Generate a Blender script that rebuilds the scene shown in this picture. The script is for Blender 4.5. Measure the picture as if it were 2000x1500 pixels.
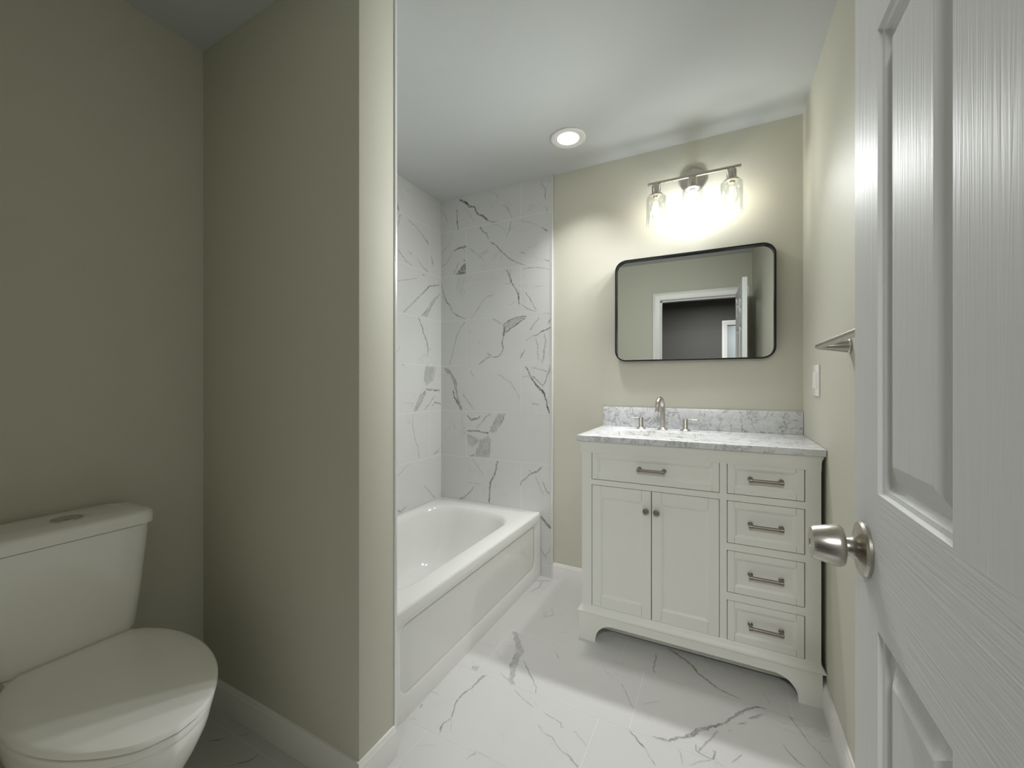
import bpy, bmesh, math, random
from mathutils import Vector, Matrix
from math import pi, sin, cos, radians as R

for o in list(bpy.data.objects):
    bpy.data.objects.remove(o)
SC = bpy.context.scene
C = SC.collection

# ---------------------------------------------------------------- camera
cam_d = bpy.data.cameras.new('camera')
cam = bpy.data.objects.new('camera', cam_d)
C.objects.link(cam)
cam.location = (0, 0, 1.1846)
cam.rotation_euler = (R(90), 0, 0.4745)
cam_d.sensor_fit = 'HORIZONTAL'
cam_d.sensor_width = 36.0
cam_d.lens = 36.0 * 798.68 / 2000
cam_d.shift_y = -(750 - 747.82) / 2000
cam_d.clip_start = 0.01
SC.camera = cam

# ---------------------------------------------------------------- world, exposure, lights
world = bpy.data.worlds.new('world')
SC.world = world
world.use_nodes = True
world.node_tree.nodes['Background'].inputs[0].default_value = (0.9, 1.0, 0.95, 1)
world.node_tree.nodes['Background'].inputs[1].default_value = 0.02
SC.view_settings.view_transform = 'Standard'
SC.view_settings.look = 'None'
SC.view_settings.gamma = 1
SC.view_settings.exposure = EXPO = 0.09
SC.view_settings.use_curve_mapping = False
SC.cycles.max_bounces = 14
SC.cycles.diffuse_bounces = 12
SC.cycles.glossy_bounces = 6
SC.cycles.transparent_max_bounces = 16
SC.cycles.sample_clamp_indirect = 4.0
SC.cycles.caustics_reflective = False
SC.cycles.caustics_refractive = False
SC.cycles.use_denoising = True
DOWNLIGHT_W = 3.0
BULB_SIDE_W = 1.5
BULB_MID_W = 2.8
FRONT_FILL_W = 36.0  # extra room-fill spots, on top of the bulbs' own light
HALL_FILL_W = 36.0  # added fill that enters through the doorway
FAR_W = 14.0

# ---------------------------------------------------------------- room numbers (metres)
XL, XR, YB, HC = -1.755, 0.337, 2.325, 2.445     # left wall, right wall, back wall, ceiling
YR = 0.07                                        # room face of the rear wall
XP, YP, YP2 = -0.9307, 0.847, 0.988              # partition end, its two faces
XTE = -0.9204                                    # edge of the tiled back wall
XTUB = -0.998

# ---------------------------------------------------------------- helpers
def link(ob, parent=None):
    C.objects.link(ob)
    if parent is not None:
        ob.parent = parent
    return ob

def tag(o, label=None, cat=None, group=None, kind=None):
    if label: o['label'] = label
    if cat: o['category'] = cat
    if group: o['group'] = group
    if kind: o['kind'] = kind
    return o

def empty(name, loc=(0, 0, 0)):
    o = bpy.data.objects.new(name, None)
    o.empty_display_size = 0.05
    o.location = loc
    return link(o)

def obj(name, bm, mats, parent=None, smooth=None, kind=None, loc=None, keep=False):
    """link a bmesh as ONE mesh object; bm is in world coordinates, loc moves the origin"""
    if not keep:
        bmesh.ops.recalc_face_normals(bm, faces=bm.faces)
    me = bpy.data.meshes.new(name)
    bm.to_mesh(me); bm.free()
    for m in (mats if isinstance(mats, (list, tuple)) else [mats]):
        me.materials.append(m)
    ob = bpy.data.objects.new(name, me)
    link(ob)
    if loc is not None:
        me.transform(Matrix.Translation(-Vector(loc)))
        ob.location = loc
    if parent is not None:
        ob.parent = parent
        ob.location = ob.location - parent.location if parent.parent is None else ob.location - world_loc(parent)
    if smooth is not None:
        me.polygons.foreach_set('use_smooth', [True] * len(me.polygons))
        me.set_sharp_from_angle(angle=R(smooth))
    if kind:
        ob['kind'] = kind
    return ob

def world_loc(o):
    v = Vector((0, 0, 0))
    while o is not None:
        v += Vector(o.location); o = o.parent
    return v

def struct(name, bm, mats, parent=None, smooth=None, label=None):
    o = obj(name, bm, mats, parent, smooth)
    if parent is None:
        o['kind'] = 'structure'
    if label: o['label'] = label
    return o

def box(bm, lo, hi, bev=0.0, seg=2, mi=0):
    x0, y0, z0 = lo; x1, y1, z1 = hi
    v = [bm.verts.new(p) for p in ((x0,y0,z0),(x1,y0,z0),(x1,y1,z0),(x0,y1,z0),(x0,y0,z1),(x1,y0,z1),(x1,y1,z1),(x0,y1,z1))]
    fs = [bm.faces.new([v[i] for i in q]) for q in ((3,2,1,0),(4,5,6,7),(0,1,5,4),(1,2,6,5),(2,3,7,6),(3,0,4,7))]
    for f in fs: f.material_index = mi
    if bev > 0:
        es = list({e for f in fs for e in f.edges})
        r = bmesh.ops.bevel(bm, geom=es, offset=bev, segments=seg, affect='EDGES', profile=0.5)
        for f in r['faces']: f.material_index = mi
    return bm

def loft(bm, rings, close=True, cap0=False, cap1=False, mi=0):
    """rings of equal length; each ring closed if close"""
    vs = [[bm.verts.new(p) for p in r] for r in rings]
    n = len(vs[0])
    for a, b in zip(vs[:-1], vs[1:]):
        for i in range(n if close else n - 1):
            j = (i + 1) % n
            f = bm.faces.new((a[i], a[j], b[j], b[i])); f.material_index = mi
    if cap0: bm.faces.new(list(reversed(vs[0]))).material_index = mi
    if cap1: bm.faces.new(vs[-1]).material_index = mi
    return vs

def frame_of(axis):
    a = Vector(axis).normalized()
    t = Vector((0, 0, 1)) if abs(a.z) < 0.9 else Vector((1, 0, 0))
    u = a.cross(t).normalized(); w = a.cross(u).normalized()
    return a, u, w

def lathe(bm, org, axis, prof, n=32, cap=True, mi=0):
    """prof: (radius, height along axis)"""
    a, u, w = frame_of(axis); org = Vector(org)
    rings = [[org + a * h + (u * cos(2*pi*i/n) + w * sin(2*pi*i/n)) * max(r, 1e-5) for i in range(n)] for r, h in prof]
    return loft(bm, rings, True, cap, cap, mi)

def tube(bm, pts, rad, n=16, cap=True):
    pts = [Vector(p) for p in pts]
    rads = rad if isinstance(rad, (list, tuple)) else [rad] * len(pts)
    rings = []; u = None
    for i, p in enumerate(pts):
        d = (pts[min(i+1, len(pts)-1)] - pts[max(i-1, 0)]).normalized()
        if u is None:
            _, u, w = frame_of(d)
        u = (u - d * u.dot(d)).normalized(); w = d.cross(u)
        rings.append([p + (u * cos(2*pi*k/n) + w * sin(2*pi*k/n)) * rads[i] for k in range(n)])
    return loft(bm, rings, True, cap, cap)

def rrect(x0, y0, x1, y1, r, z, n=8):
    """rounded rectangle ring, counter-clockwise, 4*(n+1) points"""
    out = []
    for cx, cy, a0 in ((x1-r, y1-r, 0), (x0+r, y1-r, 90), (x0+r, y0+r, 180), (x1-r, y0+r, 270)):
        for k in range(n + 1):
            a = R(a0 + 90 * k / n)
            out.append(Vector((cx + r * cos(a), cy + r * sin(a), z)))
    return out

def sweep(bm, path, prof, up=(0, 0, 1), closed=False, side=1):
    """profile (out, up) swept along a horizontal polyline with mitred corners"""
    path = [Vector(p) for p in path]; n = len(path); up = Vector(up); rings = []
    for i, p in enumerate(path):
        d0 = (p - path[i-1]).normalized() if (i > 0 or closed) else None
        d1 = (path[(i+1) % n] - p).normalized() if (i < n-1 or closed) else None
        if d0 is None: d0 = d1
        if d1 is None: d1 = d0
        n0 = d0.cross(up) * side; n1 = d1.cross(up) * side
        m = (n0 + n1).normalized(); m = m / max(0.2, m.dot(n0))
        rings.append([p + m * a + up * b for a, b in prof])
    loft(bm, rings, True, not closed, not closed)
    return bm

def catmull(pts, n=8):
    out = []
    for i in range(len(pts) - 1):
        p0 = pts[max(i-1, 0)]; p1 = pts[i]; p2 = pts[i+1]; p3 = pts[min(i+2, len(pts)-1)]
        for k in range(n):
            t = k / n
            out.append(tuple(0.5*((2*b) + (-a+c)*t + (2*a-5*b+4*c-d)*t*t + (-a+3*b-3*c+d)*t**3) for a, b, c, d in zip(p0, p1, p2, p3)))
    out.append(tuple(pts[-1]))
    return out

# ---------------------------------------------------------------- materials
def new_mat(name):
    m = bpy.data.materials.new(name); m.use_nodes = True
    nt = m.node_tree; b = nt.nodes['Principled BSDF']
    return m, nt, b

def coords(nt, scale=(1, 1, 1)):
    g = nt.nodes.new('ShaderNodeNewGeometry')
    mp = nt.nodes.new('ShaderNodeMapping'); mp.inputs['Scale'].default_value = scale
    nt.links.new(g.outputs['Position'], mp.inputs['Vector'])
    return mp.outputs['Vector']

def noise(nt, vec, scale, detail=4, rough=0.55, dist=0.0):
    n = nt.nodes.new('ShaderNodeTexNoise')
    n.inputs['Scale'].default_value = scale; n.inputs['Detail'].default_value = detail
    n.inputs['Roughness'].default_value = rough; n.inputs['Distortion'].default_value = dist
    nt.links.new(vec, n.inputs['Vector'])
    return n.outputs['Fac']

def ramp(nt, fac, stops):
    r = nt.nodes.new('ShaderNodeValToRGB')
    el = r.color_ramp.elements
    while len(el) < len(stops): el.new(0.5)
    for e, (p, c) in zip(el, stops):
        e.position = p; e.color = (*c, 1) if len(c) == 3 else c
    nt.links.new(fac, r.inputs['Fac'])
    return r.outputs['Color']

def mth(nt, op, a, b=None):
    n = nt.nodes.new('ShaderNodeMath'); n.operation = op
    for i, v in enumerate((a, b)):
        if v is None: continue
        if isinstance(v, (int, float)): n.inputs[i].default_value = v
        else: nt.links.new(v, n.inputs[i])
    return n.outputs[0]

def mix(nt, fac, a, b):
    n = nt.nodes.new('ShaderNodeMix'); n.data_type = 'RGBA'
    for k, v in ((0, fac), (6, a), (7, b)):
        if isinstance(v, (int, float)): n.inputs[k].default_value = v
        elif isinstance(v, tuple): n.inputs[k].default_value = (*v, 1)
        else: nt.links.new(v, n.inputs[k])
    return n.outputs[2]

def bump(nt, b, h, strength, dist=0.002):
    n = nt.nodes.new('ShaderNodeBump')
    n.inputs['Strength'].default_value = strength; n.inputs['Distance'].default_value = dist
    nt.links.new(h, n.inputs['Height']); nt.links.new(n.outputs['Normal'], b.inputs['Normal'])

def simple(name, col, rough, metal=0.0, nscale=40, namp=0.03, bstr=0.0, bscale=200, spec=None, bdist=0.001):
    m, nt, b = new_mat(name)
    v = coords(nt)
    c1 = tuple(x * (1 - namp) for x in col); c2 = tuple(min(1, x * (1 + namp)) for x in col)
    nt.links.new(mix(nt, noise(nt, v, nscale), c1, c2), b.inputs['Base Color'])
    b.inputs['Roughness'].default_value = rough
    b.inputs['Metallic'].default_value = metal
    if spec is not None: b.inputs['Specular IOR Level'].default_value = spec
    if bstr > 0:
        bump(nt, b, noise(nt, v, bscale, 3), bstr, bdist)
    return m

M = {}
M['wall'] = simple('greige_wall_paint', (0.60, 0.588, 0.505), 0.62, nscale=6, namp=0.02, bstr=0.25, bscale=260, spec=0.3)
M['ceiling'] = simple('white_ceiling_paint', (0.55, 0.57, 0.57), 0.8, nscale=5, namp=0.015, bstr=0.25, bscale=300, spec=0.2)
M['trim'] = simple('white_trim_paint', (0.80, 0.79, 0.77), 0.35, nscale=8, namp=0.02)
M['vanity'] = simple('off_white_cabinet_paint', (0.80, 0.80, 0.755), 0.38, nscale=8, namp=0.02, spec=0.4)
M['porcelain'] = simple('white_porcelain', (0.92, 0.915, 0.885), 0.08, nscale=4, namp=0.01)
M['tub'] = simple('white_tub_enamel', (0.75, 0.75, 0.725), 0.10, nscale=4, namp=0.01)
M['plastic'] = simple('white_plastic', (0.93, 0.925, 0.90), 0.2, nscale=10, namp=0.01)
M['dark'] = simple('black_gap', (0.01, 0.01, 0.01), 0.8)
M['black'] = simple('black_metal', (0.018, 0.018, 0.02), 0.32, 0.6, namp=0.1)
M['chrome'] = simple('chrome', (0.62, 0.62, 0.60), 0.12, 1.0)
M['edge_trim'] = simple('white_edge_trim', (0.82, 0.83, 0.82), 0.18, 0.3)
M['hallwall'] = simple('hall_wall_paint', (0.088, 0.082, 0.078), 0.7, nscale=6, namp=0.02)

def metal(name, col, rough):
    m, nt, b = new_mat(name)
    v = coords(nt, (60, 60, 900))
    f = noise(nt, v, 1.0, 2)
    nt.links.new(mix(nt, f, tuple(x*0.9 for x in col), col), b.inputs['Base Color'])
    b.inputs['Metallic'].default_value = 1.0
    nt.links.new(mth(nt, 'ADD', mth(nt, 'MULTIPLY', f, 0.12), rough - 0.05), b.inputs['Roughness'])
    return m
M['nickel'] = metal('brushed_nickel', (0.56, 0.53, 0.48), 0.28)
M['pull'] = metal('satin_nickel_pull', (0.31, 0.275, 0.235), 0.36)

def wood(name, axis):
    """painted moulded door skin with pressed wood grain running along axis"""
    m, nt, b = new_mat(name)
    b.inputs['Base Color'].default_value = (0.62, 0.63, 0.63, 1)
    b.inputs['Roughness'].default_value = 0.50
    b.inputs['Specular IOR Level'].default_value = 0.05
    sc = (150, 190, 5) if axis == 'z' else (150, 5, 190)
    v = coords(nt, sc)
    f1 = noise(nt, v, 1.0, 3, 0.5, 0.6)
    sc2 = (25, 42, 1.3) if axis == 'z' else (25, 1.3, 42)
    f2 = noise(nt, coords(nt, sc2), 1.0, 2, 0.5, 1.2)
    rings = mth(nt, 'ABSOLUTE', mth(nt, 'SUBTRACT', mth(nt, 'FRACT', mth(nt, 'MULTIPLY', f2, 7.0)), 0.5))
    h = mth(nt, 'ADD', mth(nt, 'MULTIPLY', f1, 0.8), mth(nt, 'MULTIPLY', rings, 0.35))
    bump(nt, b, h, 0.5, 0.0013)
    nt.links.new(mix(nt, f1, (0.73, 0.735, 0.735), (0.77, 0.775, 0.775)), b.inputs['Base Color'])
    return m
M['door_v'] = wood('door_paint_vertical_grain', 'z')
M['door_h'] = wood('door_paint_horizontal_grain', 'y')

def tile_mat(name, base, rough, hair=0.16):
    """porcelain marble tile: traced veins come from the mesh attribute, faint hairlines from noise"""
    m, nt, b = new_mat(name)
    at = nt.nodes.new('ShaderNodeAttribute'); at.attribute_name = 'vein'
    sep = nt.nodes.new('ShaderNodeSeparateColor'); nt.links.new(at.outputs['Color'], sep.inputs[0])
    v = coords(nt)
    n1 = noise(nt, v, 90, 5, 0.65)
    n2 = noise(nt, v, 22, 3)
    k = mth(nt, 'ADD', mth(nt, 'MULTIPLY', n1, 2.2), mth(nt, 'MULTIPLY', n2, 1.6))
    k = mth(nt, 'MAXIMUM', mth(nt, 'SUBTRACT', k, 0.98), 0.12)
    a = mth(nt, 'MINIMUM', mth(nt, 'MULTIPLY', sep.outputs[0], k), 1.0)
    a = mth(nt, 'MAXIMUM', a, 0.0)
    # faint natural hairlines and clouding
    h = noise(nt, v, 2.1, 6, 0.6, 1.4)
    line = mth(nt, 'SUBTRACT', 1.0, mth(nt, 'MINIMUM', mth(nt, 'MULTIPLY', mth(nt, 'ABSOLUTE', mth(nt, 'SUBTRACT', h, 0.5)), 70.0), 1.0))
    gate = mth(nt, 'MAXIMUM', mth(nt, 'MULTIPLY', mth(nt, 'SUBTRACT', noise(nt, v, 3.3, 2), 0.5), 5.0), 0.0)
    line = mth(nt, 'MULTIPLY', mth(nt, 'MINIMUM', mth(nt, 'MULTIPLY', line, gate), 1.0), hair)
    cloud = mth(nt, 'MULTIPLY', noise(nt, v, 4.0, 3), 0.06)
    tot = mth(nt, 'MINIMUM', mth(nt, 'ADD', mth(nt, 'ADD', a, line), cloud), 1.0)
    c = mix(nt, tot, base, (0.10, 0.10, 0.095))
    c = mix(nt, sep.outputs[1], c, (0.86, 0.86, 0.85))
    nt.links.new(c, b.inputs['Base Color'])
    b.inputs['Roughness'].default_value = rough
    return m
M['tile_wall'] = tile_mat('marble_wall_tile', (0.66, 0.66, 0.655), 0.16)
M['tile_floor'] = tile_mat('marble_floor_tile', (0.62, 0.62, 0.61), 0.30)

def carrara():
    m, nt, b = new_mat('carrara_marble')
    v = coords(nt)
    def veins(scale, width, dist):
        h = noise(nt, v, scale, 6, 0.62, dist)
        return mth(nt, 'SUBTRACT', 1.0, mth(nt, 'MINIMUM', mth(nt, 'MULTIPLY', mth(nt, 'ABSOLUTE', mth(nt, 'SUBTRACT', h, 0.5)), width), 1.0))
    a = mth(nt, 'MULTIPLY', veins(11, 24, 1.0), noise(nt, v, 14, 3))
    c = mth(nt, 'MULTIPLY', veins(26, 16, 0.6), mth(nt, 'MULTIPLY', noise(nt, v, 9, 3), 0.7))
    cl = mth(nt, 'MULTIPLY', noise(nt, v, 16, 5, 0.65), 0.5)
    t = mth(nt, 'MINIMUM', mth(nt, 'ADD', mth(nt, 'ADD', a, c), cl), 1.0)
    nt.links.new(ramp(nt, t, [(0.1, (0.74, 0.75, 0.76)), (0.55, (0.63, 0.64, 0.655)), (1.0, (0.36, 0.37, 0.385))]), b.inputs['Base Color'])
    b.inputs['Roughness'].default_value = 0.2
    return m
M['carrara'] = carrara()

def glassy(name, tint, refl):
    """clear thin glass: see-through with a grazing reflection, lets lamp light pass"""
    m = bpy.data.materials.new(name); m.use_nodes = True; nt = m.node_tree; nt.nodes.clear()
    out = nt.nodes.new('ShaderNodeOutputMaterial'); mx = nt.nodes.new('ShaderNodeMixShader')
    tr = nt.nodes.new('ShaderNodeBsdfTransparent'); tr.inputs[0].default_value = (*tint, 1)
    gl = nt.nodes.new('ShaderNodeBsdfGlossy'); gl.inputs['Roughness'].default_value = 0.03
    lw = nt.nodes.new('ShaderNodeLayerWeight'); lw.inputs['Blend'].default_value = 0.35
    f = mth(nt, 'MULTIPLY', lw.outputs['Facing'], refl)
    nt.links.new(f, mx.inputs[0]); nt.links.new(tr.outputs[0], mx.inputs[1]); nt.links.new(gl.outputs[0], mx.inputs[2])
    nt.links.new(mx.outputs[0], out.inputs[0])
    return m
M['shade_glass'] = glassy('clear_shade_glass', (0.96, 0.97, 0.97), 0.55)
M['bulb_glass'] = glassy('clear_bulb_glass', (0.98, 0.97, 0.94), 0.35)

def emit(name, col, s):
    m = bpy.data.materials.new(name); m.use_nodes = True; nt = m.node_tree; nt.nodes.clear()
    out = nt.nodes.new('ShaderNodeOutputMaterial'); e = nt.nodes.new('ShaderNodeEmission')
    e.inputs[0].default_value = (*col, 1); e.inputs[1].default_value = s
    nt.links.new(e.outputs[0], out.inputs[0])
    return m
M['lens'] = emit('downlight_lens', (1.0, 0.97, 0.93), 6.0)
M['filament'] = emit('warm_filament', (1.0, 0.80, 0.50), 14.0)
M['frost'] = emit('frosted_bulb', (0.92, 0.96, 1.0), 9.0)
_nt = M['frost'].node_tree                       # a translucent envelope: glows and lets the lamp inside through
_add = _nt.nodes.new('ShaderNodeAddShader'); _tr = _nt.nodes.new('ShaderNodeBsdfTransparent')
_nt.links.new(_nt.nodes['Emission'].outputs[0], _add.inputs[0]); _nt.links.new(_tr.outputs[0], _add.inputs[1])
_nt.links.new(_add.outputs[0], _nt.nodes['Material Output'].inputs[0])

mm, mnt, mb = new_mat('mirror_silver')
mnt.links.new(mix(mnt, noise(mnt, coords(mnt), 3), (0.80, 0.83, 0.81), (0.82, 0.85, 0.83)), mb.inputs['Base Color'])
mb.inputs['Metallic'].default_value = 1.0; mb.inputs['Roughness'].default_value = 0.0
M['mirror'] = mm

def point(name, loc, watts, col, size, parent=None):
    d = bpy.data.lights.new(name, 'POINT'); d.energy = watts; d.color = col; d.shadow_soft_size = size
    o = bpy.data.objects.new(name, d); link(o)
    o.location = Vector(loc) - (world_loc(parent) if parent else Vector((0, 0, 0)))
    if parent: o.parent = parent
    return o
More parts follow.
